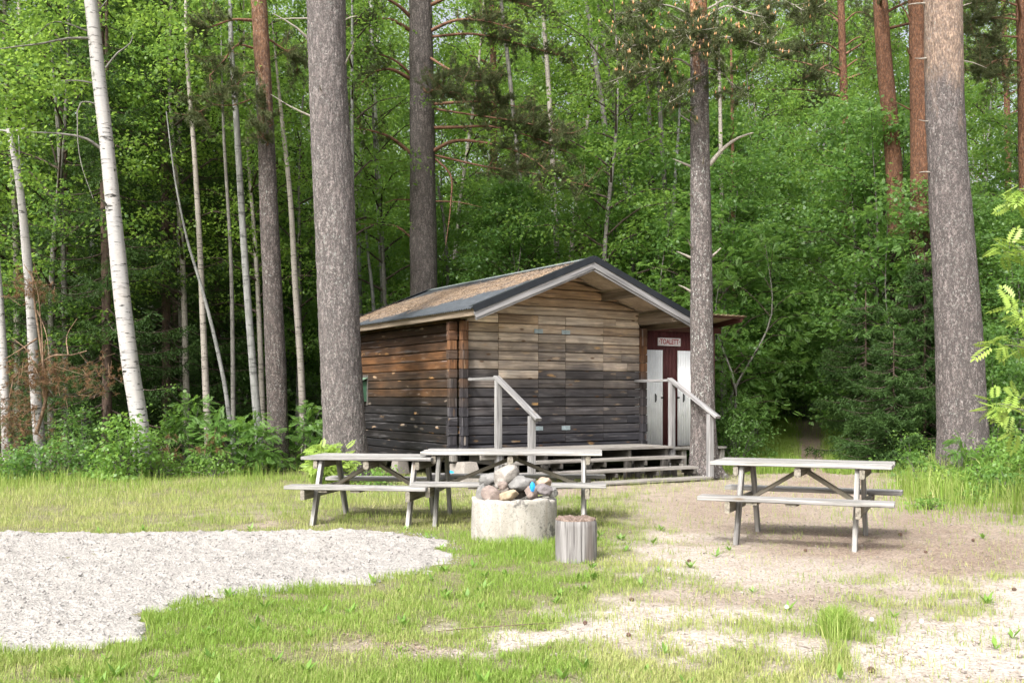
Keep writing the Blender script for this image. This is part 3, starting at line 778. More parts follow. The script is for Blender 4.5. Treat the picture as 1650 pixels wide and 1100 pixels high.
# ------------------------------------------------------------------ concrete fire ring
def fire_ring():
    R, r0, h = .41, .30, .385; n = 96; prof = []
    for k in range(15): prof.append((R, -.05 + (h+.05)*k/14))
    prof += [(R-.012, h+.006), (R-.05, h+.008), (r0+.02, h), (r0, h-.03), (r0, h-.14), (0.02, h-.15)]
    V = []
    for i, (r, z) in enumerate(prof):
        for j in range(n):
            a = 2*math.pi*j/n; c, s = math.cos(a), math.sin(a)
            k = float(fbm(c*2.2+5, s*2.2+5, z*3)) - .5; chip = max(float(vn(c*6, s*6, z*2)) - .6, 0)
            rr = r + (k*.014 if i < 17 else 0) - (chip*.05 if 12 < i < 17 else 0)
            zz = z + ((float(fbm(c*3, s*3, 9.)) - .5)*.05 if 13 <= i < 19 else 0) - (chip*.07 if 13 < i < 17 else 0)
            V.append((rr*c, rr*s, zz))
    m = len(prof); i = np.arange((m-1)*n); j = (i//n)*n + (i % n + 1) % n
    n_ = NM('old_concrete'); o = n_.obj()
    f = n_.noise(n_.sc(o, 6, 6, 4), 1, 5, .6); st = n_.noise(n_.sc(o, 13, 13, 1.0), 1, 4, .6); sp = n_.noise(o, 55, 3, .6)
    c = n_.mix(n_.mr(f, .3, .7), (.25, .235, .205), (.40, .38, .345))
    c = n_.mix(n_.mr(st, .54, .68, 0, .6), c, (.24, .205, .165)); c = n_.mix(n_.mr(st, .30, .42, .5, 0), c, (.46, .445, .41))
    c = n_.mix(n_.mr(sp, .56, .64, 0, .65), c, (.17, .155, .14))
    e = n_.vor(n_.sc(o, 4.5, 4.5, 4), 1, 'DISTANCE_TO_EDGE'); c = n_.mix(n_.mr(e, 0, .008, .6, 0), c, (.20, .17, .14))
    c = n_.mix(n_.ma('MULTIPLY', n_.mr(n_.noise(n_.sc(o, 4, 4, 4), 1, 4, .7), .60, .66), .85), c, (.10, .095, .09))
    n_.col(c); n_.bump(n_.ma('ADD', f, n_.ma('MULTIPLY', sp, .5)), .7, .012); n_.set(Roughness=.95)
    ring = np_mesh('fire_ring', np.array(V), np.stack([i, j, j + n, i + n], 1), n_.m, smooth=True)
    ring.location = (.02, 9.86, 0); tag(ring, 'pale weathered concrete well ring used as a fireplace, heaped with stones', 'fire ring')
    return ring
fire_ring()
import bmesh
def rock(px, py, w, h, tilt, mat, label, dd=0.0, depth=None, seed=0):
    d = 9.86 + dd; p = PD(px, py, d); k = d/F
    bm = bmesh.new(); bmesh.ops.create_icosphere(bm, subdivisions=4, radius=1)
    sx, sz = w*k/2, h*k/2; sy = depth or (sx + sz)*.55
    g = np.random.default_rng(seed + 50); cuts = [Vector(q).normalized() for q in g.normal(0, 1, (11, 3))]
    for v in bm.verts:
        c = v.co.normalized(); q = 1 + .45*(float(fbm(c.x*1.1+seed*3.7, c.y*1.1+2, c.z*1.1+seed, 3)) - .5) + .07*(float(vn(c.x*6+seed, c.y*6, c.z*6)) - .5)
        for n_ in cuts:
            t = c.dot(n_)
            if t > .72: c = c - n_*(t - .72)*.85
        s = [math.copysign(abs(a)**.9, a) for a in c]
        v.co = Vector((s[0]*sx*q, s[1]*sy*q, s[2]*sz*q))
    me = bpy.data.meshes.new('rock'); bm.to_mesh(me); bm.free(); me.materials.append(mat)
    me.polygons.foreach_set("use_smooth", np.ones(len(me.polygons), bool))
    o = bpy.data.objects.new('rock', me); C.objects.link(o); o.location = p; o.rotation_euler = (0, math.radians(-tilt), random.uniform(-.3, .3))
    tag(o, label, 'rock', 'stones heaped on the fire ring'); return o
st = dict(lg=m_stone('light_granite', (.19, .172, .155), (.37, .345, .315)), gr=m_stone('grey_stone', (.13, .128, .124), (.25, .245, .236)),
          pk=m_stone('pinkish_stone', (.145, .112, .098), (.27, .22, .195)), tn=m_stone('tan_stone', (.20, .148, .095), (.36, .29, .205)),
          or_=m_stone('orange_stone', (.25, .175, .13), (.38, .29, .225)), pu=m_stone('purple_stone', (.11, .096, .10), (.20, .18, .183)), br=m_stone('brown_stone', (.075, .066, .058), (.15, .128, .11)))
ROCKS = [(815, 767, 44, 31, 22, 'lg', 'largest pale speckled stone on top of the heap', -.05), (788, 771, 38, 19, 12, 'gr', 'flat grey stone at the top left behind the largest stone', .12),
         (791, 797, 29, 31, 10, 'pk', 'big rounded pinkish stone at the lower left front of the heap', -.20), (776, 793, 18, 30, 0, 'gr', 'upright grey stone at the far left of the heap', -.02),
         (839, 778, 44, 23, 6, 'gr', 'long grey slab stone leaning right of the largest one', -.08), (876, 777, 25, 18, 6, 'or_', 'pale orange rounded stone at the upper right of the heap', .10),
         (819, 798, 37, 17, 24, 'tn', 'yellowish tan wedge stone lying on the front rim', -.28), (810, 783, 17, 14, 20, 'pk', 'small stone wedged between the pinkish and the largest stone', -.18),
         (813, 791, 17, 15, 10, 'br', 'small brown stone above the yellowish wedge stone', -.17), (876, 789, 32, 20, -8, 'pu', 'purple grey rough stone at the right of the heap', -.12),
         (857, 794, 22, 20, 0, 'pk', 'reddish stone under the blue scrap', -.16), (890, 792, 17, 16, 0, 'gr', 'small grey stone at the far right rim of the heap', -.10),
         (836, 794, 26, 18, 0, 'br', 'dark stone sunk in the middle of the ring below the slab', .02), (802, 776, 36, 26, 0, 'gr', 'grey stone carrying the heap in its middle', .16), (852, 786, 34, 24, 0, 'br', 'dark stone behind the reddish one', .12)]
for i, (px, py, w, h, t_, m, lab, dd) in enumerate(ROCKS): rock(px, py, w*1.06, h*1.08, t_, st[m], lab, dd, seed=i+1)
p = PD(858, 784, 9.60); crumple('plastic_scrap', p, (.024, .016, .044), m_plain('bright_blue_plastic', (.02, .26, .62), .35, 0, .2, 20), 'small scrap of bright blue plastic among the stones', 'scrap', 5)

# ------------------------------------------------------------------ chopping block
def stump():
    n, h = 120, .352; rows = 26; V = []; A = []
    cr = [.55, 1.45, 2.2, 3.0, 3.7, 4.35, 4.72, 5.1, 5.6]
    for i in range(rows):
        z = -.03 + (h + .03)*i/(rows-1)
        for j in range(n):
            a = 2*math.pi*j/n; c, s = math.cos(a), math.sin(a)
            sq = 1/max(abs(c)**3 + abs(s)**3, .01)**(1/3.)
            r = .172*(.72 + .28*sq) + (float(fbm(c*2+3, s*2+3, z*1.0)) - .5)*.03 + (float(fbm(c*9+3, s*9, z*2.5)) - .5)*.008
            for q in cr: r -= .016*math.exp(-((a-q)/.018)**2)*(1 if q != 3.0 else .5)
            if i > rows - 4: r -= .012*(i - rows + 4)/3*float(vn(c*5, s*5, 2.))*1.6
            zz = z + (0 if i < rows-1 else (float(fbm(c*4, s*4, 3.)) - .5)*.03)
            V.append((r*c, r*s*.95, zz)); A.append((z, c*.17, s*.17))
    for q in (.92, .75, .5, .25, .02):
        for j in range(n):
            a = 2*math.pi*j/n; b = V[(rows-1)*n + j]; c, s = math.cos(a), math.sin(a)
            V.append((b[0]*q, b[1]*q, b[2]*q + (1-q)*h + (float(fbm(c*q*7, s*q*7, 5.)) - .5)*.035)); A.append((0, c*q*.17, s*q*.17))
    m = rows + 5; i = np.arange((m-1)*n); j = (i//n)*n + (i % n + 1) % n
    mi = np.where(i//n >= rows - 2, 1, 0)
    side = m_wood('stump_side', (.29, .28, .278), (.085, .078, .076), (.15, .12, .105), st=.6)
    top = NM('rotten_top'); o = top.obj(); f = top.noise(o, 45, 5, .65)
    top.col(top.mix(top.mr(f, .35, .65), (.085, .055, .042), (.24, .185, .155))); top.bump(f, .8, .01)
    o = np_mesh('chopping_block', np.array(V), np.stack([i, j, j+n, i+n], 1), None, smooth=True, attrs=dict(wood=np.array(A), rnd=np.full(len(V), .6)), mats=[side, top.m], midx=mi)
    o.location = (.53, 8.50, 0); o.rotation_euler = (0, 0, .25)
    tag(o, 'upright cracked grey chopping block with crumbling reddish top beside the fire ring', 'stump')
stump()

# twig and cones on the sand
tw = MB(); pts = [GP(a, b) + Vector((0, 0, .012)) for a, b in [(705, 1020), (742, 1016), (790, 1012), (840, 1009), (905, 1005)]]
tw.tube(pts, [.003, .004, .004, .003, .002], 6); o = tw.build('twig', m_bark('twig_bark', (.10, .075, .055), (.20, .15, .11))); tag(o, 'long thin dry twig lying across the bare sand', 'twig')
cone_m = m_bark('cone_scales', (.07, .045, .035), (.20, .13, .10), 60, 60)
def cone_mesh():
    V, Fc = [], []; n, rows = 12, 12
    for i in range(rows):
        t = i/(rows-1); r = .019*math.sin(math.pi*min(1, .12 + t*.88))**.7
        for j in range(n):
            a = 2*math.pi*(j + .5*(i % 2))/n; q = r*(1.22 if (i + j) % 2 else .82); V.append((q*math.cos(a), q*math.sin(a), t*.048 - .02))
    for i in range(rows-1):
        for j in range(n): b, e = i*n, (i+1)*n; Fc.append((b+j, b+(j+1) % n, e+(j+1) % n, e+j))
    me = bpy.data.meshes.new('pine_cone'); me.from_pydata(V, [], Fc); me.materials.append(cone_m); return me
cm = cone_mesh()
for k, (px, py) in enumerate([(943, 1004), (1013, 1026), (885, 1044), (1298, 888), (1403, 1082), (1492, 893), (1568, 873), (1451, 863), (1634, 954), (434, 1066), (1110, 905), (1018, 968)]):
    o = bpy.data.objects.new('pine_cone', cm); C.objects.link(o); p = GP(px, py); o.location = (p.x, p.y, float(gz(p.x, p.y)) + .013)
    o.rotation_euler = (1.4, random.uniform(-.2, .2), random.uniform(0, 6.2)); k_ = random.uniform(.6, .9); o.scale = (k_,)*3
    tag(o, 'small brown open pine cone lying on the bare ground', 'pine cone', 'pine cones scattered on the ground')
# ------------------------------------------------------------------ plants: generators
M['lf_birch'] = m_leaf('birch_leaves', (.074, .155, .024), (.190, .305, .050), (.43, .64, .10), .48)
M['lf_aspen'] = m_leaf('aspen_leaves', (.062, .142, .030), (.160, .268, .054), (.38, .59, .10), .48)
M['lf_dark'] = m_leaf('cherry_leaves', (.052, .128, .034), (.142, .250, .062), (.32, .55, .10), .46, spec=.5)
M['lf_rowan'] = m_leaf('rowan_leaves', (.055, .130, .028), (.135, .245, .055), (.26, .48, .06))
M['lf_light'] = m_leaf('young_rowan_leaves', (.19, .31, .055), (.34, .45, .10), (.40, .56, .09), ospread=.1)
M['lf_shrub'] = m_leaf('shrub_leaves', (.085, .180, .035), (.19, .32, .07), (.34, .55, .08))
M['nd_spruce'] = m_leaf('spruce_needles', (.024, .055, .016), (.070, .130, .030), (.10, .20, .03), .25, .25, .6, .2)
M['nd_pine'] = m_leaf('pine_needles', (.050, .070, .030), (.125, .145, .062), (.14, .18, .05), .25, .1, .6, .25)
M['grass'] = m_leaf('grass_blades', (.17, .28, .045), (.46, .44, .20), (.42, .56, .10), .35, 0, .6, .2)
M['pollen'] = m_plain('pollen_cones', (.45, .25, .12), .8)
M['blossom'] = m_plain('white_blossom', (.75, .75, .68), .8)
M['birch'] = m_birch('birch_bark'); M['birch_s'] = m_birch('slender_birch_bark', (.30, .275, .24), (.04, .034, .03), .3, 1.0)
M['aspen'] = m_bark('aspen_bark', (.13, .132, .125), (.27, .272, .262)); M['grey'] = m_bark('grey_bark', (.10, .095, .085), (.22, .21, .19))
M['twig'] = m_bark('twigs', (.040, .030, .024), (.085, .065, .05)); M['brown'] = m_bark('spruce_bark', (.060, .042, .034), (.14, .095, .075)); M['dead'] = m_bark('dead_wood', (.22, .20, .17), (.42, .39, .34), 30, 30)
M['limb'] = m_bark('pine_limb', (.13, .070, .048), (.27, .145, .095), 30, 30); M['deadred'] = m_bark('dead_pine_limb', (.13, .085, .055), (.27, .185, .125), 30, 30)

def spl(pts, step):
    P = np.array([tuple(p) for p in pts], float)
    if len(P) < 3: P = np.vstack([P[0], (P[0]+P[-1])/2, P[-1]])
    h = np.maximum(np.linalg.norm(np.diff(P, axis=0), axis=1), 1e-6); m = np.diff(P, axis=0)/h[:, None]; T = np.empty_like(P); T[0] = m[0]; T[-1] = m[-1]
    if len(P) > 2: T[1:-1] = (m[1:]*h[:-1, None] + m[:-1]*h[1:, None])/(h[1:] + h[:-1])[:, None]
    out = []
    for i in range(len(P)-1):
        n = max(2, int(h[i]/step)); t = np.linspace(0, 1, n, endpoint=False)[:, None]; k = h[i]
        out.append((2*t**3-3*t*t+1)*P[i] + (t**3-2*t*t+t)*k*T[i] + (3*t*t-2*t**3)*P[i+1] + (t**3-t*t)*k*T[i+1])
    out.append(P[-1:]); return np.concatenate(out)
def tubes(paths, seed=0):
    """list of (points Nx3, radii N, sides, amp) -> V, quads"""
    Vs, Fs, o = [], [], 0
    for P, R, n, amp in paths:
        T = unit(np.gradient(P, axis=0)); X = np.zeros_like(P)
        ref = np.array([0, 1., 0]) if abs(T[0, 1]) < .8 else np.array([1., 0, 0])
        X = unit(np.cross(T, ref)); Y = np.cross(T, X)
        a = np.linspace(0, 2*np.pi, n, endpoint=False)
        R = np.asarray(R); r = R if R.ndim == 2 else R[:, None]*np.ones((1, n))
        if amp:
            zc = P[:, 2][:, None] + 0*a[None]; ca, sa = np.cos(a)[None] + 0*zc, np.sin(a)[None] + 0*zc
            k = n/14.
            r = r*(1 + (fbm(ca*.9+seed, sa*.9, zc*.6) - .5)*.16) + amp*(np.abs(vn(ca*k*1.6+seed, sa*k*1.6, zc*4.5) - .5)*2 + .6*vn(ca*k*3.5, sa*k*3.5, zc*11.)-.6)
        V = P[:, None] + X[:, None]*(r*np.cos(a))[..., None] + Y[:, None]*(r*np.sin(a))[..., None]
        m = len(P); i = np.arange((m-1)*n); j = (i//n)*n + (i % n + 1) % n
        Vs.append(V.reshape(-1, 3)); Fs.append(np.stack([i, j, j+n, i+n], 1) + o); o += m*n
    return np.concatenate(Vs), np.concatenate(Fs)
def leaf_quads(Cc, D, N, L, Wd, fold=.12):
    Sd = unit(np.cross(D, N)); N = np.cross(Sd, D); L = L[:, None]; Wd = Wd[:, None]
    V = np.stack([Cc, Cc + D*L*.48 + Sd*Wd/2 + N*Wd*fold, Cc + D*L, Cc + D*L*.48 - Sd*Wd/2 + N*Wd*fold], 1).reshape(-1, 3)
    return V, np.arange(len(V)).reshape(-1, 4)
def ball(g, n):
    v = g.normal(0, 1, (n, 3)); return unit(v)*(g.random((n, 1))**.45)
def leafcloud(g, cent, rad, nper, L, flat=.45, up=.9, ratio=.72):
    k = len(cent); ix = np.repeat(np.arange(k), nper); off = ball(g, len(ix))*np.array([1, 1, flat])
    Cc = cent[ix] + off*np.asarray(rad)[ix][:, None]
    D = unit(off*np.array([1, 1, .4]) + g.normal(0, .45, off.shape) + np.array([0, 0, -.30])); N = unit(g.normal(0, .5, off.shape) + np.array([0, -.15, up]))
    l = L*g.uniform(.65, 1.25, len(ix)); V, Fq = leaf_quads(Cc, D, N, l, l*ratio)
    r = np.clip(g.random(k)[ix]*.5 + g.random(len(ix))*.5, 0, 1)
    return V, Fq, np.repeat(r, 4)
def rowancloud(g, cent, rad, nper, L=.17, flat=.5, pairs=6, up=1.0):
    k = len(cent); ix = np.repeat(np.arange(k), nper); off = ball(g, len(ix))*np.array([1, 1, flat])
    Cc = cent[ix] + off*np.asarray(rad)[ix][:, None]
    D = unit(off*np.array([1, 1, .2]) + g.normal(0, .3, off.shape) + np.array([0, 0, -.12])); N = unit(g.normal(0, .32, off.shape) + np.array([0, -.25, up]))
    Sd = unit(np.cross(D, N)); N = np.cross(Sd, D); l = (L*g.uniform(.7, 1.2, len(ix)))[:, None]
    Cs, Ds, Ns, Ls = [], [], [], []
    for p in range(pairs):
        t = .22 + .72*p/(pairs-1); s = 1 - abs(t - .55)*.6
        for sg in (-1, 1):
            Cs.append(Cc + D*l*t - N*l*.10*t*t); Ds.append(unit(Sd*sg + D*.45 - N*.22)); Ns.append(N + Sd*sg*.25); Ls.append(l[:, 0]*.40*s)
    Cs.append(Cc + D*l*.94 - N*l*.09); Ds.append(unit(D - N*.25)); Ns.append(N); Ls.append(l[:, 0]*.36)
    q = len(Cs); Ls = np.concatenate(Ls)
    V, Fq = leaf_quads(np.concatenate(Cs), np.concatenate(Ds), unit(np.concatenate(Ns)), Ls, Ls*.42, .10)
    r = np.clip(g.random(k)[ix]*.5 + g.random(len(ix))*.5, 0, 1)
    return V, Fq, np.repeat(np.tile(r, q), 4)
def blades(Pb, D, L, w, g):
    """needle triangles"""
    Sd = unit(np.cross(D, g.normal(0, 1, D.shape)))*(np.asarray(w)/2)
    V = np.stack([Pb - Sd, Pb + Sd, Pb + D*np.asarray(L)[:, None]], 1).reshape(-1, 3)
    return V, np.arange(len(V)).reshape(-1, 3)
def tufts(g, Pt, D, n=16, L=.085, w=.006, fwd=.55):
    ix = np.repeat(np.arange(len(Pt)), n); d = unit(unit(g.normal(0, 1, (len(ix), 3))) + D[ix]*fwd)
    V, Fq = blades(Pt[ix] + D[ix]*g.uniform(-.05, .02, (len(ix), 1)), d, L*g.uniform(.6, 1.15, len(ix)), w, g)
    return V, Fq, np.repeat(np.clip(g.random(len(Pt))[ix]*.6 + g.random(len(ix))*.4, 0, 1), 3)
def merge(parts):
    V, Fq, R, o = [], [], [], 0
    for v, f, r in parts: V.append(v); Fq.append(f + o); R.append(r); o += len(v)
    return np.concatenate(V), np.concatenate(Fq), np.concatenate(R)

def decid(name, label, cat, group, seed, h, z0, spread, nl, ns, npl, L, bark, leaf, r0=.08, flat=.45, sr=.42, rowan=False, lean=.5, nstem=1):
    g = np.random.default_rng(seed); t = thing(name, label, cat, group=group)
    paths, cent = [], []
    for s in range(nstem):
        top = np.array([g.normal(0, lean), g.normal(0, lean), h*g.uniform(.85, 1)]); b = g.normal(0, .12, 3)*(nstem > 1); b[2] = -.1
        P = spl([b, top*.33 + g.normal(0, .12, 3) + b*.5, top*.66 + g.normal(0, .15, 3), top], .4)
        k = np.linspace(0, 1, len(P)); paths.append((P, r0*(1 - .88*k), 7, 0))
        for i in range(nl//nstem):
            u = (i + g.random())/(nl//nstem); z = z0 + (h*.97 - z0)*u; q = np.array([np.interp(z, P[:, 2], P[:, c]) for c in (0, 1)] + [z])
            az = i*2.4 + g.normal(0, .5); Ln = spread*(.35 + .75*math.sin(math.pi*min(1, .18 + u*.80))**.8)*g.uniform(.6, 1.15); el = math.radians(g.uniform(15, 55)*(.6 + .5*u))
            d = np.array([math.cos(az)*math.cos(el), math.sin(az)*math.cos(el), math.sin(el)])
            e = q + d*Ln + np.array([0, 0, -.16*Ln]); mid = q + d*Ln*.5 + np.array([0, 0, .05*Ln])
            B = spl([q, mid, e], .5); rb = r0*(1-u)*.4 + .008; paths.append((B, np.linspace(rb, .004, len(B)), 4, 0))
            tt = g.uniform(.25, 1.08, ns); c = q + (mid-q)*np.minimum(tt*2, 1)[:, None] + (e-mid)*np.maximum(tt*2-1, 0)[:, None]
            cent.append(c + g.normal(0, .24, (ns, 3))*np.array([1, 1, .6])*max(.5, Ln*.55))
        cent.append(top + g.normal(0, .3, (3, 3)))
    cent = np.concatenate(cent); rad = sr*g.uniform(.6, 1.3, len(cent))
    V, Fq = tubes(paths); o4 = np.concatenate([np.full((len(p[0])-1)*p[2], 0 if p[2] == 7 else 1) for p in paths])
    np_mesh('trunk', V, Fq, bark, t, True, mats=[bark, M['twig']], midx=o4)
    V, Fq, r = (rowancloud(g, cent, rad, npl, L, flat) if rowan else leafcloud(g, cent, rad, npl, L, flat)); np_mesh('crown', V, Fq, leaf, t, attrs=dict(rnd=r))
    return t
def spruce(label, group, seed, h, R, z0, loc=(0, 0, 0), dens=1.0, name='spruce_tree', r0=None, step=.34, lean=(0, 0)):
    g = np.random.default_rng(seed); t = thing(name, label, 'spruce', loc, 0, group)
    P = spl([(0, 0, -.1), (lean[0]*.5, lean[1]*.5, h*.5), (lean[0], lean[1], h)], .4); paths = [(P, np.linspace(r0 or max(.018, h*.009), .008, len(P)), 9, 0)]; parts = []
    z = z0
    while z < h - .1:
        for b in range(6):
            az = g.uniform(0, 6.28); Ln = (R*(1 - z/h)**.75 + .12)*g.uniform(.65, 1.1)
            d = np.array([math.cos(az), math.sin(az), 0]); q = np.array([np.interp(z, P[:, 2], P[:, 0]), np.interp(z, P[:, 2], P[:, 1]), z + g.uniform(-.1, .1)])
            up = .25*(z/h) - .28
            f = lambda tt: q + d*(Ln*tt)[:, None] + np.array([0, 0, 1.])*(Ln*(up*tt - .22*tt*(1-tt)*1.6 + .12*tt*tt))[:, None]
            B = f(np.linspace(0, 1, 6)); paths.append((B, np.linspace(.012+.006*Ln, .003, 6), 4, 0))
            nt_ = max(4, int(Ln/.085*dens)); tt = np.repeat(np.linspace(.14, 1, nt_), 2); sgn = np.tile([-1., 1.], nt_)
            tw = f(tt); sd = np.array([-d[1], d[0], 0]); ln = (.36*Ln*(1 - tt*.85) + .10)*g.uniform(.5, 1.1, len(tt))
            D = unit(sd[None]*sgn[:, None]*.8 + d[None]*.55 + np.array([0, 0, -.55]) + g.normal(0, .18, (len(tt), 3)))
            nb = 9; ix = np.repeat(np.arange(len(tt)), nb); s = np.tile(np.linspace(.05, 1, nb), len(tt))
            base = tw[ix] + D[ix]*(ln[ix]*s)[:, None] + np.array([0, 0, -.10])*(ln[ix]*s*s)[:, None]
            dd = unit(D[ix]*.75 + g.normal(0, .55, (len(ix), 3)))
            v, fq = blades(base, dd, g.uniform(.05, .10, len(ix)), .020, g); parts.append((v, fq, np.repeat(np.clip(g.random()*.5 + .5*g.random(len(ix)), 0, 1), 3)))
        z += step*g.uniform(.8, 1.2)
    V, Fq = tubes(paths); o9 = np.concatenate([np.full((len(p[0])-1)*p[2], 0 if p[2] == 9 else 1) for p in paths]); np_mesh('trunk', V, Fq, M['brown'], t, True, mats=[M['brown'], M['twig']], midx=o9)
    V, Fq, r = merge(parts); np_mesh('crown', V, Fq, M['nd_spruce'], t, attrs=dict(rnd=r)); return t
def bush(name, label, cat, group, seed, h, w, n, npl, L, leaf, loc=(0, 0, 0), rowan=False, sr=.25, flat=.5, stemr=.012, dome=.8, bark=None, up=.9):
    g = np.random.default_rng(seed); t = thing(name, label, cat, loc, 0, group)
    b = ball(g, n); b[:, 2] = np.abs(b[:, 2])**dome; c = b*np.array([w/2, w/2, h*.92]); c[:, 2] = np.maximum(c[:, 2], sr*.4); c[:, :2] *= (1 - .35*(c[:, 2:]/h)**2)
    paths = []
    for i in g.choice(n, min(n, 16), False):
        e = c[i]; s0 = np.array([e[0]*.15, e[1]*.15, -.05]); B = spl([s0, e*np.array([.45, .45, .6]), e], .25); paths.append((B, np.linspace(stemr, stemr*.3, len(B)), 4, 0))
    V, Fq = tubes(paths); np_mesh('stems', V, Fq, bark or M['grey'], t, True)
    rad = sr*g.uniform(.7, 1.3, n)
    V, Fq, r = (rowancloud(g, c, rad, npl, L, flat, up=up) if rowan else leafcloud(g, c, rad, npl, L, flat, up=up)); np_mesh('foliage', V, Fq, leaf, t, attrs=dict(rnd=r)); return t

def stem_tree(name, label, cat, path, d, wpx, mat, top=None, n=14, step=.10, amp=0.0, flare=0.0, limbs=(), group=None, boughs=(), leaf=None, crown=None, seed=1, needles='nd_pine', limb_mat=None, zt=None, pollen=False, deadlimbs=(), ddep=0.0):
    """a tree whose trunk follows the photograph's path at its own distance d; goes on above the frame to height zt"""
    g = np.random.default_rng(seed*13+5); t = thing(name, label, cat, (0, 0, 0), 0, group)
    P = [PD(a, b, d) for a, b in path]
    lo, l2 = P[-1], P[-2]; k = (lo.z + .12)/(l2.z - lo.z)
    if lo.z > .05: q = lo + (lo - l2)*k; P.append(Vector((q.x, q.y, -.12)))
    if zt and zt > P[0].z + .5:
        s = (P[0] - P[1]).normalized(); P.insert(0, P[0] + Vector((s.x*.6, random.uniform(-.2, .2), 1))*(zt - P[0].z))
    A = spl(P[::-1], step); zz = A[:, 2]
    zk = [PD(0, b, d).z for a, b in path][::-1]; rk = [w/2/F*d for w in wpx][::-1]
    R = np.interp(zz, zk, rk)
    if zt: R = np.where(zz > zk[-1], rk[-1]*np.clip(1 - .85*(zz - zk[-1])/max(zt - zk[-1], .1), .1, 1), R)
    R = R*(1 + flare*np.exp(-np.maximum(zz, 0)/.22))
    aa = np.linspace(0, 2*np.pi, n, endpoint=False)[None]; R = R[:, None]*(1 + (1.1*flare*np.maximum(np.cos(5*aa + seed) + .6*np.cos(3*aa + 2*seed), 0)*np.exp(-np.maximum(zz, 0)/.16)[:, None]))
    paths = [(A, R, n, amp)]; cp = []
    org = Vector((A[0][0], A[0][1], 0))
    ends = []
    for L in list(limbs):                       # (pixel points, thick px start, depth shift at tip)
        pts, w0, dz = L; m = len(pts)
        Q = spl([PD(a, b, d + dz*i/(m-1)) for i, (a, b) in enumerate(pts)], .15); paths.append((Q, np.linspace(w0/2/F*d, .25*w0/2/F*d, len(Q)), 6, 0))
        ends.append(Q)
    for L in list(boughs):                      # living boughs with needle tufts on the outer part
        pts, w0, dz, dens = L; m = len(pts)
        Q = spl([PD(a, b, d + dz*i/(m-1)) for i, (a, b) in enumerate(pts)], .12); paths.append((Q, np.linspace(w0/2/F*d, .006, len(Q)), 6, 0))
        tot = np.linalg.norm(Q[-1]-Q[0]); ns = max(10, int(tot*11*dens))
        for s in range(ns):
            i = int(len(Q)*g.uniform(.35, .999)); q = Q[i]; tang = unit(Q[min(i+1, len(Q)-1)] - Q[max(i-2, 0)])
            dd = unit(tang*.7 + g.normal(0, .55, 3) + np.array([0, 0, .12])); ln = g.uniform(.25, .7)*(1.2 - .5*i/len(Q))
            tw = q + dd*ln*np.linspace(0, 1, 5)[:, None] + np.array([0, 0, 1.])*(ln*.18*np.linspace(0, 1, 5)**2)[:, None]; paths.append((tw, np.linspace(.007, .003, 5), 3, 0))
            nt_ = 7; tq = q + dd*ln*np.linspace(.3, 1, nt_)[:, None] + g.normal(0, .035, (nt_, 3)); cp.append((tq, np.repeat(unit(dd + np.array([0, 0, .35]))[None], nt_, 0)))
    if crown:                                   # crown above: (z0, z1, radius, boughs)
        z0, z1, rr, nb = crown
        for i in range(nb):
            z = z0 + (z1 - z0)*(i + g.random())/nb; q = np.array([np.interp(z, A[:, 2], A[:, c]) for c in (0, 1)] + [z]); az = g.uniform(0, 6.28)
            Ln = rr*(.5 + .6*math.sin(math.pi*min(1, .25 + .7*(z-z0)/(z1-z0))))*g.uniform(.6, 1.1); dv = np.array([math.cos(az), math.sin(az), g.uniform(.05, .5)])
            e = q + dv*Ln; Q = spl([q, (q+e)/2 + [0, 0, .1], e], .3); paths.append((Q, np.linspace(.04, .008, len(Q)), 5, 0))
            for s in range(int(6 + Ln*5)):
                c = q + (e-q)*g.uniform(.35, 1.05) + g.normal(0, .28, 3)*[1, 1, .5]; nt_ = 5; cp.append((c + g.normal(0, .13, (nt_, 3)), unit(g.normal(0, .5, (nt_, 3)) + [0, 0, .8])))
    V, Fq = tubes(paths, seed*1.7); V = V - np.array([org.x, org.y, 0]); t.location = org
    mi = None; mats = None
    if limb_mat:
        n0 = (len(A)-1)*n; mi = np.where(np.arange(len(Fq)) < n0, 0, 1); mats = [mat, limb_mat]
    np_mesh('trunk', V, Fq, mat, t, True, mats=mats, midx=mi)
    if cp:
        pt = np.concatenate([a for a, b in cp]); dr = np.concatenate([b for a, b in cp])
        V, Fq, r = tufts(g, pt, dr, 30, .10, .0095); np_mesh('crown', V - np.array([org.x, org.y, 0]), Fq, M[needles], t, attrs=dict(rnd=r))
        if pollen:
            k = g.choice(len(pt), min(len(pt), 520), False); b = pt[k] + dr[k]*.03; ln = g.uniform(.06, .10, len(k)); vv, ff = [], []
            ring = np.array([(math.cos(a), math.sin(a)) for a in np.linspace(0, 6.28, 6)[:-1]])
            for j, (p, l) in enumerate(zip(b, ln)):
                o = len(vv); tip = p + np.array([g.normal(0, .01), g.normal(0, .01), l]); vv += [p] + [p + np.array([x*.015, y*.015, l*.4]) for x, y in ring] + [tip]
                ff += [(o, o+1+(i+1) % 5, o+1+i) for i in range(5)] + [(o+6, o+1+i, o+1+(i+1) % 5) for i in range(5)]
            po = np_mesh('pollen_cones', np.array(vv) - np.array([org.x, org.y, 0]), np.array(ff), M['pollen'], t); po['kind'] = 'stuff'
    if leaf:                                    # leafy sprays: (pixel x, y, depth shift, radius, number of leaves)
        mt, lf, Ls = leaf; cent = np.array([tuple(PD(a, b, d + dd)) for a, b, dd, rr_ in lf]); rad = np.array([q[3] for q in lf])
        cs = np.repeat(cent, 5, 0) + g.normal(0, .45, (len(cent)*5, 3))*np.repeat(rad, 5)[:, None]; rs = np.repeat(rad, 5)*.55
        V, Fq, r = leafcloud(g, cs, rs, 46, Ls); np_mesh('crown', V - np.array([org.x, org.y, 0]), Fq, M[mt], t, attrs=dict(rnd=r))
    return t
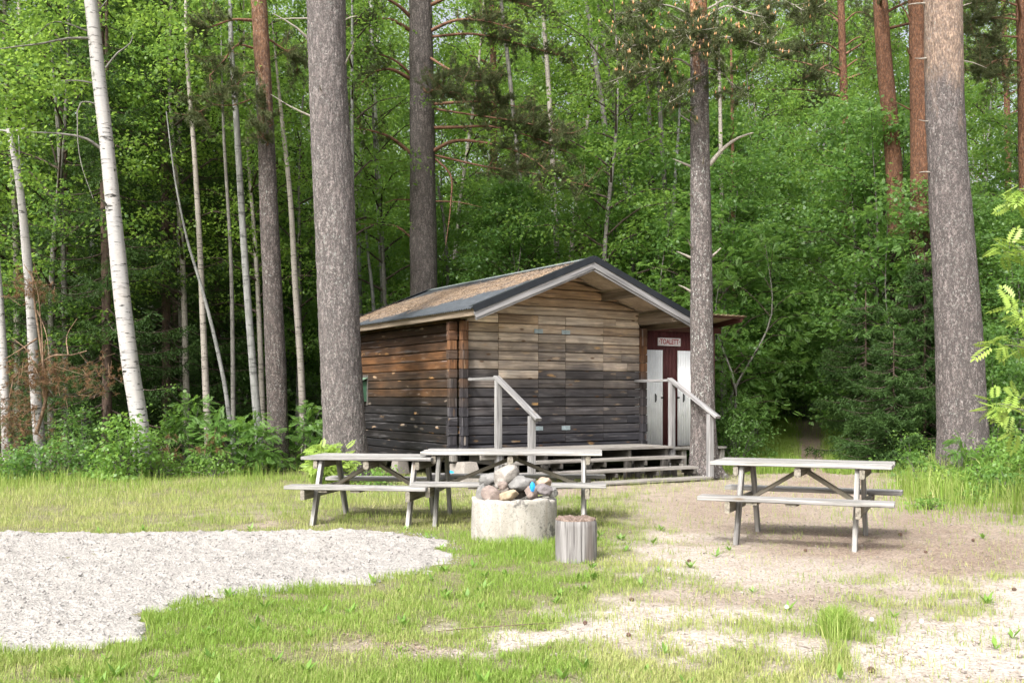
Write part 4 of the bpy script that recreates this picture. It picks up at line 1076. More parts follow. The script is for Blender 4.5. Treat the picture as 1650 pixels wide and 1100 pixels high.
# ------------------------------------------------------------------ the trees one can point to
PB_big = m_pine_bark('pine_bark_pale', 7.2, 9.6, (.38, .345, .335), (.42, .20, .09), .5)
PB_right = m_pine_bark('pine_bark_right', 5.2, 7.6, (.33, .295, .285), (.38, .28, .21), .45)
PB_mid = m_pine_bark('pine_bark_mid', 5.4, 8.6, (.26, .225, .21), (.28, .155, .092), .45)
PB_dark = m_pine_bark('pine_bark_dark', 11, 14, (.29, .26, .245), (.30, .13, .06), .05)
PB_cone = m_pine_bark('pine_bark_lichen', 6.2, 8.0, (.34, .305, .29), (.40, .20, .10), 1.0)
PB_red = m_pine_bark('pine_bark_red', 3.2, 7.0, (.10, .072, .06), (.23, .115, .065), .1)

stem_tree('pine_tree', 'thickest pale grey pine trunk with cracked bark hiding the left end of the hut', 'pine tree', [(524, -30), (525, 0), (531, 200), (542, 400), (549, 560), (555, 690), (559, 775)], 16.3, [60, 61, 63, 65, 67, 68, 76], PB_big,
    n=110, step=.045, amp=.014, flare=.16, zt=17, crown=(11.5, 16.5, 2.6, 16), seed=1, limb_mat=M['dead'],
    limbs=[([(500, 67), (478, 45), (440, 22)], 5, -.3), ([(502, 188), (468, 172), (436, 152)], 4, -.3), ([(553, 110), (565, 85), (572, 62)], 3.5, -.4), ([(556, 32), (566, 28), (576, 26)], 3, -.1), ([(522, 155), (518, 148), (515, 139)], 5, -.45), ([(500, 30), (470, 30), (442, 31)], 3, -.1)])
stem_tree('pine_tree', 'massive pine trunk at the right with pale bark turning orange at the top', 'pine tree', [(1518, -30), (1519, 0), (1524, 200), (1536, 400), (1546, 560), (1551, 700), (1553, 775)], 16.6, [57, 58, 60, 66, 72, 77, 86], PB_right,
    n=110, step=.045, amp=.011, flare=.12, zt=17, crown=(11.5, 16.5, 2.6, 16), seed=2, limb_mat=M['dead'],
    limbs=[([(1492, 6), (1476, 6), (1462, 8)], 4, -.2), ([(1546, 12), (1556, 8), (1566, 5)], 3, -.2), ([(1497, 196), (1488, 195), (1480, 193)], 3, -.2), ([(1500, 278), (1490, 277), (1481, 278)], 3.5, -.2), ([(1494, 94), (1484, 95), (1474, 94)], 4, -.2), ([(1551, 98), (1570, 102), (1590, 110)], 3, .3)])
stem_tree('pine_tree', 'slim pine with rusty orange upper bark left of the thickest trunk', 'pine tree', [(415, -30), (417, 0), (428, 200), (436, 400), (443, 560), (448, 700), (449, 757)], 18.9, [22, 24, 26, 30, 32, 33, 35], PB_mid,
    n=70, step=.05, amp=.009, flare=.12, zt=14, crown=(9, 13.5, 2.2, 14), seed=3, limb_mat=M['limb'],
    boughs=[([(405, 33), (375, 32), (345, 42), (320, 48)], 6, -.8, 1.6), ([(408, 78), (385, 72), (360, 98), (338, 122)], 4, -.8, 1.3), ([(412, 118), (395, 118), (380, 140), (360, 150)], 4, -.9, 1.3), ([(428, 60), (450, 75), (470, 90), (480, 110)], 4, .6, 2.0), ([(426, 205), (440, 200), (430, 190), (415, 160)], 3, -.7, 1.2), ([(424, 240), (432, 232), (428, 225), (420, 215)], 3, -.6, 1.2), ([(405, 160), (375, 170), (340, 170), (315, 185)], 3, -.8, 1.2)])
stem_tree('pine_tree', 'big dark grey pine with arching reddish limbs behind the hut roof', 'pine tree', [(676, -30), (677, 0), (680, 200), (682, 400), (684, 600)], 24.0, [35, 36, 39, 43, 46], PB_dark,
    n=80, step=.06, amp=.012, zt=18, crown=(12, 17.5, 3.2, 16), seed=4, limb_mat=M['limb'],
    boughs=[([(662, 50), (630, 32), (590, 34), (556, 45)], 7, -1.5, .9), ([(690, 52), (730, 34), (780, 34), (830, 48)], 7, -1.6, 1.1), ([(662, 128), (630, 112), (600, 118), (565, 160)], 7, -1.5, .9), ([(662, 120), (640, 100), (600, 85), (560, 83)], 5, -.6, .8),
        ([(696, 168), (740, 165), (790, 165), (850, 175)], 6, -1.5, 1.3), ([(697, 206), (740, 205), (790, 204), (860, 222), (925, 250)], 6, -2.0, 1.1), ([(695, 245), (730, 228), (790, 232), (850, 252), (890, 282)], 7, -2.0, 1.0),
        ([(660, 246), (630, 222), (595, 210), (566, 206)], 7, -1.0, .5), ([(697, 175), (760, 185), (830, 195), (920, 215)], 4, -2.4, 1.3), ([(688, 90), (720, 110), (760, 130), (800, 128)], 5, -2.0, 1.5), ([(680, 140), (690, 150), (700, 145), (740, 150)], 5, -2.2, 1.5),
        ([(664, 30), (640, 8), (600, -10), (560, -20)], 7, -1.0, 1.0), ([(690, 10), (740, -10), (800, -5), (880, 20)], 7, -1.8, 1.1), ([(690, 60), (760, 55), (850, 75), (920, 95)], 5, -1.0, 1.1), ([(700, 250), (780, 268), (860, 280), (950, 300)], 4, -2.4, 1.1)],
    limbs=[([(664, 384), (640, 365), (605, 362), (572, 361)], 4, -.5), ([(700, 324), (740, 326), (776, 334)], 2.5, -.2), ([(660, 322), (635, 322), (615, 330)], 2.5, -.2), ([(700, 255), (725, 280), (726, 330), (718, 395)], 4, -.6)])
stem_tree('pine_tree', 'lichen flecked pine before the outhouse with orange pollen cones in its boughs', 'pine tree', [(1124, -30), (1125, 0), (1127, 120), (1128, 260), (1130, 400), (1131, 560), (1133, 680), (1135, 769)], 17.2, [26, 27, 29, 31, 34, 37, 39, 46], PB_cone,
    n=80, step=.045, amp=.009, flare=.25, zt=13, crown=(8, 12.5, 2.2, 14), seed=5, limb_mat=M['dead'], pollen=True,
    boughs=[([(1120, 60), (1090, 50), (1050, 70), (1000, 75)], 4, -.8, 1.5), ([(1118, 110), (1090, 95), (1060, 110), (1005, 122)], 4, -1.0, 1.5), ([(1122, 30), (1080, 10), (1040, 10), (1010, 25)], 4, -.6, 1.6), ([(1135, 30), (1170, 10), (1200, 20), (1240, 30)], 4, -.8, 1.6), ([(1135, 70), (1165, 60), (1200, 65), (1230, 75)], 4, -1.0, 1.6), ([(1125, 20), (1120, 35), (1115, 40), (1105, 55)], 3, -1.2, 1.8), ([(1128, 40), (1135, 55), (1140, 62), (1150, 80)], 3, -1.2, 1.8), ([(1120, 125), (1105, 130), (1090, 140), (1078, 165)], 3, -.7, 1.5), ([(1138, 110), (1160, 115), (1175, 130), (1185, 150)], 3, -.5, 1.2), ([(1140, 15), (1190, -10), (1250, -5), (1300, 20)], 4, -.8, 1.3)],
    limbs=[([(1143, 266), (1165, 240), (1190, 222), (1214, 214)], 8, -.3), ([(1112, 268), (1098, 262), (1084, 256)], 5, -.2), ([(1112, 196), (1103, 190), (1094, 183)], 4, .2), ([(1124, 207), (1120, 197), (1112, 190)], 5, -.35), ([(1131, 270), (1133, 262), (1134, 252)], 5, -.35), ([(1112, 415), (1102, 410), (1090, 405)], 5, -.1), ([(1113, 470), (1104, 464), (1093, 459)], 5, -.1), ([(1147, 413), (1155, 406), (1162, 399)], 5, -.1), ([(1120, 405), (1112, 395), (1108, 385)], 4, -.3), ([(1120, 318), (1114, 315), (1109, 312)], 4, -.25)])
stem_tree('pine_tree', 'rusty red pine leaning left, half covered by leaves in its middle', 'pine tree', [(1416, -30), (1418, 0), (1425, 100), (1437, 220), (1443, 320), (1450, 500), (1455, 660)], 23.0, [21, 22, 24, 25, 26, 29, 31], PB_red, n=50, step=.07, amp=.008, zt=14, crown=(9.5, 13.5, 2.4, 14), seed=6)
stem_tree('pine_tree', 'straight reddish brown pine close behind the massive right trunk', 'pine tree', [(1477, -30), (1478, 0), (1481, 150), (1483, 300), (1482, 450), (1480, 640)], 21.5, [27, 28, 29, 31, 34, 38], PB_red, n=60, step=.06, amp=.009, zt=15, crown=(10, 14.5, 2.4, 14), seed=7, limb_mat=M['limb'],
    limbs=[([(1468, 40), (1460, 20), (1446, 2)], 4, -.2), ([(1471, 95), (1464, 85), (1461, 75)], 4, -.3), ([(1468, 178), (1450, 168), (1432, 160)], 3, -.4)])
stem_tree('pine_tree', 'thin distant pine with layered grey green boughs right of the coned pine', 'pine tree', [(1354, -30), (1355, 0), (1358, 100), (1361, 180), (1366, 320), (1370, 640)], 29.0, [11, 11, 12, 13, 14, 16], PB_red, n=24, step=.1, amp=.005, zt=15, seed=8, limb_mat=M['limb'], crown=(9, 14.5, 2.4, 12),
    boughs=[([(1352, 30), (1330, 15), (1310, 18), (1290, 30)], 3, -.8, 2.2), ([(1358, 40), (1380, 20), (1400, 25), (1420, 40)], 3, -.8, 2.0), ([(1354, 85), (1330, 70), (1300, 75), (1270, 85)], 3, -1.0, 2.2), ([(1360, 75), (1385, 60), (1410, 70), (1430, 80)], 3, -1.0, 2.0), ([(1357, 115), (1335, 105), (1310, 120), (1285, 130)], 3, -1.2, 2.2), ([(1362, 110), (1385, 95), (1400, 110), (1420, 125)], 3, -.7, 2.0), ([(1358, 160), (1340, 150), (1320, 160), (1300, 165)], 3, -.8, 2.0)])
stem_tree('pine_tree', 'pine at the right edge with orange stem and dark boughs reaching left', 'pine tree', [(1644, -30), (1645, 0), (1648, 100), (1650, 200), (1655, 400), (1660, 660)], 23.0, [16, 16, 17, 18, 21, 25], PB_red, n=40, step=.08, amp=.006, zt=14, seed=9, limb_mat=M['limb'], crown=(9.5, 13.5, 2.6, 12),
    boughs=[([(1638, 32), (1610, 28), (1585, 30), (1560, 35)], 4, -.8, 1.8), ([(1640, 60), (1610, 60), (1590, 75), (1575, 90)], 4, -.9, 1.8), ([(1642, 100), (1620, 95), (1600, 100), (1580, 115)], 4, -1.0, 1.8), ([(1640, 10), (1610, 0), (1590, 0), (1565, 5)], 4, -.6, 1.8), ([(1648, 130), (1630, 130), (1610, 120), (1595, 128)], 4, -.8, 1.6)])
for i, (pth, d, w, z) in enumerate([([(1617, -30), (1622, 150), (1628, 600)], 32, [8, 9, 12], 'slender orange pine stem standing just left of the right edge pine'), ([(793, -30), (795, 130), (797, 350)], 33, [9, 10, 12], 'distant red brown pine stem behind the big dark pine limbs'), ([(1046, -30), (1049, 160), (1050, 400)], 33, [8, 9, 11], 'dim brown pine stem among the grey stems left of the coned pine')]):
    stem_tree('pine_tree', z, 'pine tree', pth, d, w, PB_red, n=20, step=.12, zt=15, crown=(10, 14.5, 2.2, 12), seed=20+i)

# birches and slender stems
stem_tree('birch_tree', 'large white birch leaning left at the forest edge', 'birch tree', [(141, -40), (146, 0), (160, 130), (174, 250), (186, 370), (198, 490), (212, 600), (226, 690), (233, 770)], 17.2, [18, 20, 21, 22, 24, 26, 27, 28, 31], M['birch'], n=40, step=.06, amp=.003, flare=.2, zt=12, seed=31, limb_mat=M['grey'],
    limbs=[([(150, 62), (110, 62), (70, 70), (30, 75), (-20, 82)], 5, -.5), ([(163, 240), (140, 224), (100, 216), (50, 213)], 5.5, -.4), ([(170, 110), (190, 85), (210, 70), (214, 56)], 4, .3), ([(150, 134), (125, 130), (86, 131)], 3.5, -.2), ([(155, 168), (138, 164), (130, 166), (125, 200), (130, 260), (150, 320)], 3, -.3), ([(176, 338), (168, 326), (160, 320)], 6, -.3), ([(150, 28), (165, 10), (180, -10)], 4, .2), ([(140, 50), (90, 35), (40, 70), (0, 80)], 3, -.2)],
    leaf=('lf_birch', [(20, 30, -.5, .8), (60, 90, -.3, .7), (20, 130, 0, .8), (-10, 190, -.2, .8), (230, 20, .6, .8), (270, 70, .8, .7), (70, 20, .2, .8), (100, -20, 0, .9), (200, -20, .3, 1.0), (10, 250, .1, .7), (90, 110, .6, .6)], .085))
stem_tree('birch_tree', 'pale crooked birch with broken top at the far left', 'birch tree', [(14, 208), (30, 290), (42, 400), (50, 500), (55, 600), (62, 690)], 18.6, [8, 11, 14, 15, 16, 18], M['birch'], n=20, step=.1, flare=.1, seed=32, limb_mat=M['birch'], limbs=[([(35, 330), (32, 270), (30, 215)], 5, .2), ([(14, 214), (28, 210), (40, 206)], 4, -.1), ([(14, 212), (0, 210), (-20, 212)], 4, -.1)])
stem_tree('birch_tree', 'leaning birch cut by the left edge of the photo', 'birch tree', [(-40, 140), (-16, 330), (0, 500), (8, 640), (12, 760)], 17.9, [10, 12, 13, 14, 16], M['birch'], n=20, step=.1, seed=33, zt=9)
SL = [([(300, 60), (314, 260), (322, 400), (328, 540), (335, 700)], 20.0, [6, 8, 9, 10, 12], 'birch_s', 'slender dark banded birch left of the paired thin stems'),
 ([(268, 180), (284, 300), (304, 395), (324, 460), (345, 540), (362, 620), (372, 690)], 19.6, [2, 3, 4, 5, 6, 7, 8], 'aspen', 'thin grey stem leaning left across its neighbours'),
 ([(360, 200), (372, 420), (375, 560), (376, 700)], 20.4, [5, 6, 7, 8], 'grey', 'thin dim sapling stem beside the leaning grey stem'),
 ([(372, 60), (380, 180), (392, 380), (405, 560), (416, 690)], 19.4, [8, 10, 11, 12, 14], 'aspen', 'smooth grey aspen stem just left of the slim orange pine'),
 ([(455, 200), (466, 300), (477, 480), (484, 580), (489, 690)], 21.0, [7, 8, 10, 11, 12], 'birch_s', 'spotted birch stem between the slim pine and the thickest trunk'),
 ([(420, 330), (430, 440), (432, 620)], 22, [3, 4, 5], 'brown', 'twig thin stem right behind the slim orange pine'),
 ([(596, -20), (604, 190), (612, 350), (619, 480), (624, 640)], 27, [8, 9, 10, 11, 12], 'birch', 'bright white birch seen between the thickest trunk and the dark pine'),
 ([(586, 300), (592, 400), (600, 470), (606, 640)], 25, [3, 4, 6, 7], 'aspen', 'thin grey stem just left of the bright white birch'),
 ([(805, -20), (822, 130), (838, 300), (845, 560)], 27, [6, 7, 8, 9], 'grey', 'grey stem right of the dark pine, tilting left'),
 ([(872, -20), (884, 140), (890, 250), (895, 345), (900, 600)], 26, [6, 8, 8, 9, 10], 'birch_s', 'spotted birch high above the hut roof ridge'),
 ([(941, -20), (958, 90), (972, 180), (986, 320), (996, 600)], 25.5, [6, 8, 9, 9, 10], 'grey', 'smooth dark grey stem above the hut gable, tilting left'),
 ([(962, 0), (985, 140), (1000, 260), (1012, 330), (1020, 600)], 26.5, [4, 5, 6, 6, 7], 'grey', 'thin stem right beside the smooth dark grey one above the gable'),
 ([(994, -10), (1004, 90), (1014, 200), (1020, 330), (1025, 600)], 28, [6, 7, 8, 8, 9], 'grey', 'grey stem third from the left above the hut gable'),
 ([(1034, -10), (1044, 150), (1050, 270), (1056, 600)], 27, [6, 7, 8, 9], 'grey', 'grey stem leaning against the brown one left of the coned pine'),
 ([(1060, 100), (1066, 220), (1074, 350), (1078, 600)], 25, [6, 8, 8, 9], 'grey', 'bare grey stem next left of the coned pine'),
 ([(1095, 180), (1090, 260), (1085, 340), (1092, 600)], 24.5, [4, 5, 6, 7], 'aspen', 'thin pale forked stem touching the coned pine at left'),
 ([(1157, 60), (1160, 160), (1162, 300), (1164, 480), (1168, 700)], 23, [5, 6, 7, 8, 9], 'birch_s', 'spotted birch stem close right of the coned pine'),
 ([(1178, 80), (1180, 200), (1181, 350), (1182, 660)], 24, [4, 5, 6, 7], 'limb', 'thin reddish stem second right of the coned pine'),
 ([(163, 60), (166, 250), (169, 420), (171, 560), (172, 700)], 20.5, [9, 10, 12, 13, 14], 'brown', 'brown spruce stem just behind the large white birch'),
 ([(262, 100), (264, 300), (266, 460), (268, 660)], 22.5, [8, 9, 11, 12], 'brown', 'dim brown stem in the dark spruces right of the white birch'),
 ([(288, 180), (291, 370), (294, 500), (298, 640)], 23.5, [8, 13, 14, 15], 'birch_s', 'dark mottled birch stem deep in the spruces'),
 ([(706, 300), (716, 360), (722, 480), (724, 600)], 26, [4, 5, 5, 6], 'grey', 'thin twisting stem right of the big dark pine'),
 ([(90, 160), (100, 330), (104, 500), (108, 690)], 20.8, [6, 8, 9, 10], 'grey', 'grey stem between the crooked birch and the large white birch')]
for i, (p, d, w, m, lab) in enumerate(SL):
    g = random.Random(i); x0, y0 = p[0]
    lf = [(x0 + g.uniform(-70, 70), y0 + g.uniform(-120, 60), g.uniform(-.8, .8), g.uniform(.5, .8)) for _ in range(6)] if m in ('aspen', 'grey', 'birch_s', 'birch') else None
    nm = 'birch_tree' if m.startswith('birch') else ('spruce_tree' if m == 'brown' else 'aspen_tree')
    stem_tree(nm, lab, nm.replace('_', ' '), p, d, w, M[m], n=12, step=.15, zt=None if p[0][1] > 290 or i == 1 else (11 if p[0][1] < 70 else 9), seed=40+i, leaf=('lf_aspen' if m != 'birch' else 'lf_birch', lf, .085) if lf else None)

# spruces by the left edge
for i, (px, d, h, R, z0, lab) in enumerate([(172, 20.5, 12, 2.3, 1.2, 'tall dark spruce with drooping boughs right behind the large white birch'), (268, 22.5, 13, 2.4, 1.6, 'second dark spruce, right of the large white birch'), (105, 22.0, 11, 2.1, 1.0, 'dark spruce left of the large white birch'),
        (350, 25.0, 11, 2.3, 2.0, 'spruce standing dim behind the thin stems left of the slim pine'), (30, 24.5, 12, 2.3, .8, 'spruce filling the gap behind the crooked birch'), (215, 26.5, 13, 2.5, .6, 'spruce deep behind the two front spruces'),
        (1395, 21.5, 3.6, 1.5, .15, 'light green young spruce left of the reddish pine'), (1440, 19.2, 2.6, 1.4, .1, 'low young spruce sweeping out over the grass at right'), (1490, 20.3, 4.2, 1.6, .15, 'young spruce between the reddish pine and the massive right trunk'),
        (445, 26, 12, 2.2, 1.0, 'dark spruce behind the spotted birch left of the thickest trunk')]):
    p = PD(px, 640, d); spruce(lab, 'spruces at the forest edge', 60+i, h, R, z0, dens=1 if h > 6 else 1.9, step=.34 if h > 6 else .2, loc= (p.x, d, 0), name='spruce_tree' if h > 6 else 'young_spruce')

# ------------------------------------------------------------------ shrubs and herbs along the edge
def B(px, d, h, w, n, npl, L, leaf, label, rowan=False, name='shrub', **k):
    p = PD(px, 640, d); return bush(name, label, 'shrub', 'shrubs along the forest edge', int(px*7 + d*3) % 9973, h, w, n, npl, L, leaf, (p.x, d, 0), rowan, **k)
B(198, 16.5, 1.15, 1.0, 46, 34, .075, M['lf_shrub'], 'bright broadleaf shrub at the foot of the large white birch')
B(100, 16.9, .85, 1.6, 44, 30, .065, M['lf_dark'], 'low dark bramble shrub left of the large white birch')
B(135, 17.6, 1.3, 1.5, 40, 30, .065, M['lf_dark'], 'taller bramble shrub behind the low dark one')
B(20, 16.6, .7, 1.4, 46, 34, .065, M['lf_dark'], 'bramble shrub by the left edge under the broken boughs')
B(255, 17.0, .7, .9, 34, 26, .06, M['lf_shrub'], 'small shrub right of the white birch foot')
B(305, 18.2, 1.5, .9, 28, 13, .17, M['lf_rowan'], 'rowan shrub under the slender banded birch', True, name='rowan_shrub')
B(385, 17.9, 1.45, 1.5, 40, 13, .18, M['lf_rowan'], 'wide rowan shrub before the smooth grey aspen stem', True, name='rowan_shrub')
B(415, 18.6, .9, 1.1, 34, 28, .06, M['lf_shrub'], 'low broadleaf shrub left of the slim pine foot')
B(345, 17.4, .6, .9, 26, 26, .055, M['lf_shrub'], 'small broadleaf shrub between the two rowan shrubs at left')
B(270, 18.0, 1.7, .7, 26, 22, .065, M['lf_shrub'], 'upright thin sapling with sparse light leaves in the dark gap right of the white birch')
B(490, 19.2, 1.5, 1.2, 34, 13, .17, M['lf_rowan'], 'rowan shrub between slim pine and thickest trunk', True, name='rowan_shrub')
B(528, 15.6, 1.0, .65, 22, 10, .19, M['lf_light'], 'yellow green young rowan in front of the thickest trunk', True, name='rowan_sapling', sr=.17)
B(612, 15.2, .42, .6, 22, 24, .05, M['lf_shrub'], 'small leafy seedling patch under the hut side')
B(1615, 15.8, .95, 1.2, 60, 30, .065, M['lf_shrub'], 'pale willow shrub at the right edge low down')
B(1575, 16.4, .75, 1.0, 44, 28, .06, M['lf_shrub'], 'pale green shrub right of the massive right trunk foot')
B(1655, 14.4, .85, 1.1, 60, 30, .065, M['lf_shrub'], 'willow shrub cut by the right edge')
B(1548, 15.6, .85, .5, 16, 10, .17, M['lf_rowan'], 'young rowan standing right at the massive trunk foot', True, name='rowan_sapling', sr=.16)
B(1470, 18.4, .8, 1.4, 44, 26, .06, M['lf_shrub'], 'low leafy shrub between the young spruces and the tall grass')
B(1600, 18.5, 3.2, 1.6, 120, 34, .07, M['lf_dark'], 'upright dark leafed shrub right of the massive trunk')
B(1650, 19.5, 5.0, 2.4, 190, 36, .075, M['lf_dark'], 'tall dark green thicket at the right edge')
for i, (px, d, h, w, n, L, m, lab) in enumerate([(1500, 15.2, .45, .8, 26, .06, 'lf_shrub', 'low herb clump in the tall grass left of the massive trunk'), (1530, 14.6, .38, .7, 24, .05, 'lf_light', 'yellow green herb clump before the massive trunk'), (1585, 14.3, .5, .9, 34, .06, 'lf_shrub', 'broad herb clump right below the willow shrub'),
        (1625, 13.4, .45, .9, 34, .055, 'lf_rowan', 'low herb clump at the right edge nearest the sand'), (1480, 16.8, .6, .8, 26, .06, 'lf_rowan', 'herb clump behind the right end of the lone table'), (1560, 13.0, .22, .5, 14, .05, 'lf_shrub', 'small creeping herb on the brown litter at right'), (1500, 12.4, .15, .4, 10, .05, 'lf_shrub', 'tiny leafy seedling on the bare soil right of the lone table')]):
    B(px, d, h, w, n, 26, L, M[m], lab, name='herb_clump', sr=.14)
# bright rowan leaves reaching in from the right edge
DR = 10.6
p = PD(1700, 640, DR)
g = np.random.default_rng(77); rs = thing('rowan_sapling', 'tall sunlit yellow green rowan reaching in from the right edge', 'rowan', (p.x, DR, 0), 0)
cen = []; pth = [(spl([(0, 0, -.05), (.05, 0, 1.6), (.0, .1, 3.2), (-.05, .1, 4.4)], .3),) ]; paths = [(pth[0][0], np.linspace(.03, .01, len(pth[0][0])), 6, 0)]
for (px, py) in [(1638, 305), (1615, 405), (1640, 400), (1646, 485), (1645, 510), (1618, 555), (1640, 552), (1612, 655), (1640, 640), (1648, 330), (1640, 690), (1625, 395), (1605, 650), (1648, 560), (1640, 320), (1630, 545), (1648, 300), (1635, 500), (1630, 660)]:
    e = np.array(PD(px, py, DR + g.uniform(-.3, .3))) - np.array([p.x, DR, 0]); cen.append(e); q = np.array([0, 0, e[2] - .25]); Q = spl([q, (q+e)/2 + [0, 0, .08], e], .15); paths.append((Q, np.linspace(.009, .003, len(Q)), 4, 0))
V, Fq = tubes(paths); np_mesh('stems', V, Fq, M['grey'], rs, True)
V, Fq, r = rowancloud(g, np.array(cen), np.full(len(cen), .11), 7, .20, .5, 6, up=.8); np_mesh('foliage', V, Fq, M['lf_light'], rs, attrs=dict(rnd=r))

# broken pine top hanging at the left with brown needles
def broken_pine():
    d = 17.4; g = np.random.default_rng(5); t = thing('fallen_pine_top', 'broken dead pine top with brown needles hung up in the left birches', 'fallen branch')
    L = [([(58, 700), (74, 640), (66, 560), (55, 480), (52, 440)], 7), ([(70, 640), (66, 520), (56, 455), (38, 425)], 3.5), ([(60, 600), (30, 600), (15, 640)], 4), ([(60, 545), (30, 565), (5, 580)], 3.5), ([(62, 590), (90, 572), (115, 572), (140, 565)], 5), ([(110, 572), (108, 540), (125, 512)], 2.5),
         ([(85, 640), (60, 600), (40, 560), (20, 545)], 3), ([(0, 745), (20, 740), (35, 715), (45, 690)], 4), ([(5, 760), (30, 765), (18, 780)], 3), ([(55, 660), (62, 700), (68, 705)], 2.5), ([(60, 500), (75, 540), (80, 580)], 2.5)]
    paths = []; cen = []
    for pts, w in L:
        Q = spl([PD(a, b, d + g.uniform(-.25, .25)) for a, b in pts], .12); paths.append((Q, np.linspace(w/2/F*d, w/6/F*d, len(Q)), 6, 0))
    for px, py, s, n in [(40, 460, .22, 22), (65, 470, .16, 14), (70, 600, .30, 46), (45, 610, .25, 32), (25, 660, .38, 60), (85, 610, .22, 24), (135, 600, .25, 18), (165, 605, .22, 16), (20, 740, .2, 20), (85, 720, .2, 10), (5, 690, .3, 40), (268, 725, .18, 12), (345, 715, .18, 10)]:
        c = np.array(PD(px, py, d - .1)); k = c + g.normal(0, s*.7, (n*2, 3)); cen.append(k)
        for q in k[::3]: Q = np.stack([q + g.normal(0, .12, 3), q, q + g.normal(0, .08, 3)]); paths.append((Q, np.array([.006, .004, .002]), 3, 0))
    for q in paths[:len(L)]: V, Fq = tubes([q]); np_mesh('branch', V, Fq, M['deadred'], t, True)
    V, Fq = tubes(paths[len(L):]); np_mesh('twigs', V, Fq, M['deadred'], t, True)['kind'] = 'stuff'; cen = np.concatenate(cen)
    V, Fq, r = tufts(g, cen, unit(g.normal(0, 1, cen.shape) + [0, 0, -.4]), 26, .075, .0065); np_mesh('needles', V, Fq, M['needles_dead'], t, attrs=dict(rnd=r))
    k = g.random(len(cen)) < .45; V, Fq, r = tufts(g, cen[k] + [0, .1, -.05], unit(g.normal(0, 1, (k.sum(), 3))), 24, .08, .006); np_mesh('green_needles', V, Fq, M['nd_pine'], t, attrs=dict(rnd=r))
broken_pine()

# ------------------------------------------------------------------ the wood behind: individuals of a few kinds
protos = dict(
 birch=[decid('birch_tree', 'x', 'birch', None, 100+i, 15, 3.2, 2.1, 42, 9, 30, .085, M['birch_s'], M['lf_birch'], .085, .5, .48) for i in range(2)],
 alder=[decid('alder_tree', 'x', 'alder', None, 110+i, 12, 1.8, 2.1, 44, 9, 30, .09, M['grey'], M['lf_aspen'], .075, .42, .48) for i in range(2)],
 aspen=[decid('aspen_tree', 'x', 'aspen', None, 120+i, 15, 5.0, 1.7, 34, 8, 30, .08, M['aspen'], M['lf_aspen'], .08, .5, .46) for i in range(2)],
 cherry=[decid('cherry_tree', 'x', 'bird cherry', None, 130+i, 6.5, .35, 1.7, 54, 8, 30, .085, M['grey'], M['lf_dark'], .05, .32, .42, nstem=3) for i in range(2)],
 rowan=[decid('rowan_tree', 'x', 'rowan', None, 140+i, 5.2, .3, 1.5, 44, 6, 7, .19, M['grey'], M['lf_dark'], .045, .35, .42, rowan=True, nstem=3) for i in range(2)],
 under=[bush('undergrowth_shrub', 'x', 'shrub', None, 150+i, 2.3, 2.4, 90, 30, .08, M['lf_dark'], sr=.34) for i in range(2)],
 spruce=[spruce('x', None, 160, 13, 2.4, .8, dens=.8, step=.42)])
for L in protos.values():
    for t in L: t.location = (0, -60, 0)
used = set()
WHERE = [(430, 'left'), (640, 'between'), (1110, 'hut'), (1460, 'path'), (9999, 'right')]
TXT = dict(left='in the wood behind the left spruces and birches', between='in the wood behind the thickest pale pine trunk', hut='in the wood behind and above the hut roof', path='in the wood above the dark path opening', right='in the wood behind the massive right pine')
LOOK = dict(birch='leafy light green birch', alder='dense mid green alder', aspen='slim high crowned aspen', cherry='spreading dark green bird cherry', rowan='rowan with feathered dark leaves', under='low leafy undergrowth shrub', spruce='dark background spruce')
def place(kind, x, y, sc):
    px = 825 + F*x/y; wh = next(w for lim, w in WHERE if px < lim); g_ = LOOK[kind] + ' ' + TXT[wh]
    L = protos[kind]; i = random.randrange(len(L)); src = L[i]; rz = random.uniform(0, 6.28)
    lab = LOOK[kind] + ' ' + TXT[wh] + (', near' if y < 27 else ', farther back' if y < 38 else ', deepest') ; grp = lab
    if (kind, i) not in used:
        used.add((kind, i)); src.location = (x, y, float(rise(y))); src.rotation_euler = (0, 0, rz); src.scale = (sc,)*3; src['label'] = lab; src['group'] = grp
    else: copy_thing(src, (x, y, float(rise(y))), rz, sc, lab, grp)
def hutframe(x, y):
    dx, dy = x - HC[0], y - HC[1]; return dx*.854 + dy*.52, -dx*.52 + dy*.854
def free(x, y, m=0.0):
    t, s = hutframe(x, y); px = 825 + F*x/y
    if -1.3 - m < t < 5.0 + m and -3 < s < 5.6 + m: return False
    if 3 < t < 7.0 + m and -2 < s < 3.2 + m: return False
    if 640 - 20*m < px < 722 + 20*m and y < 24.6: return False
    if y > 27 and -40 < px < 175 and random.random() < .55: return False
    if 1235 - 30*m < px < 1395 + 30*m and y < 32: return False
    return True
pts = []
def scatter(n, y0, y1, md, kinds, x_lo=-.56, x_hi=.56, sc=(.85, 1.2), m=0.0, tries=60):
    c = 0
    for _ in range(n*tries):
        y = y0 + (y1-y0)*random.random()**.9; x = random.uniform(x_lo*y - 1, x_hi*y + 1)
        if not free(x, y, m) or any((x-a)**2 + (y-b)**2 < md*md for a, b, in pts): continue
        pts.append((x, y)); place(kinds(x, y), x, y, random.uniform(*sc)); c += 1
        if c >= n: break
def kinds_front(x, y):
    px = 825 + F*x/y
    if px < 430: return random.choices(['birch', 'alder', 'spruce', 'aspen'], [1.2, .3, 3.0, 2] if y < 28 and px > 90 else [4, 2, 2.0, 2])[0]
    if px < 1110: return random.choices(['birch', 'alder', 'aspen', 'cherry'], [3, 4, 4, 2])[0]
    return random.choices(['birch', 'alder', 'aspen', 'cherry', 'rowan'], [1.5, 4, 1.5, 4, 3])[0]
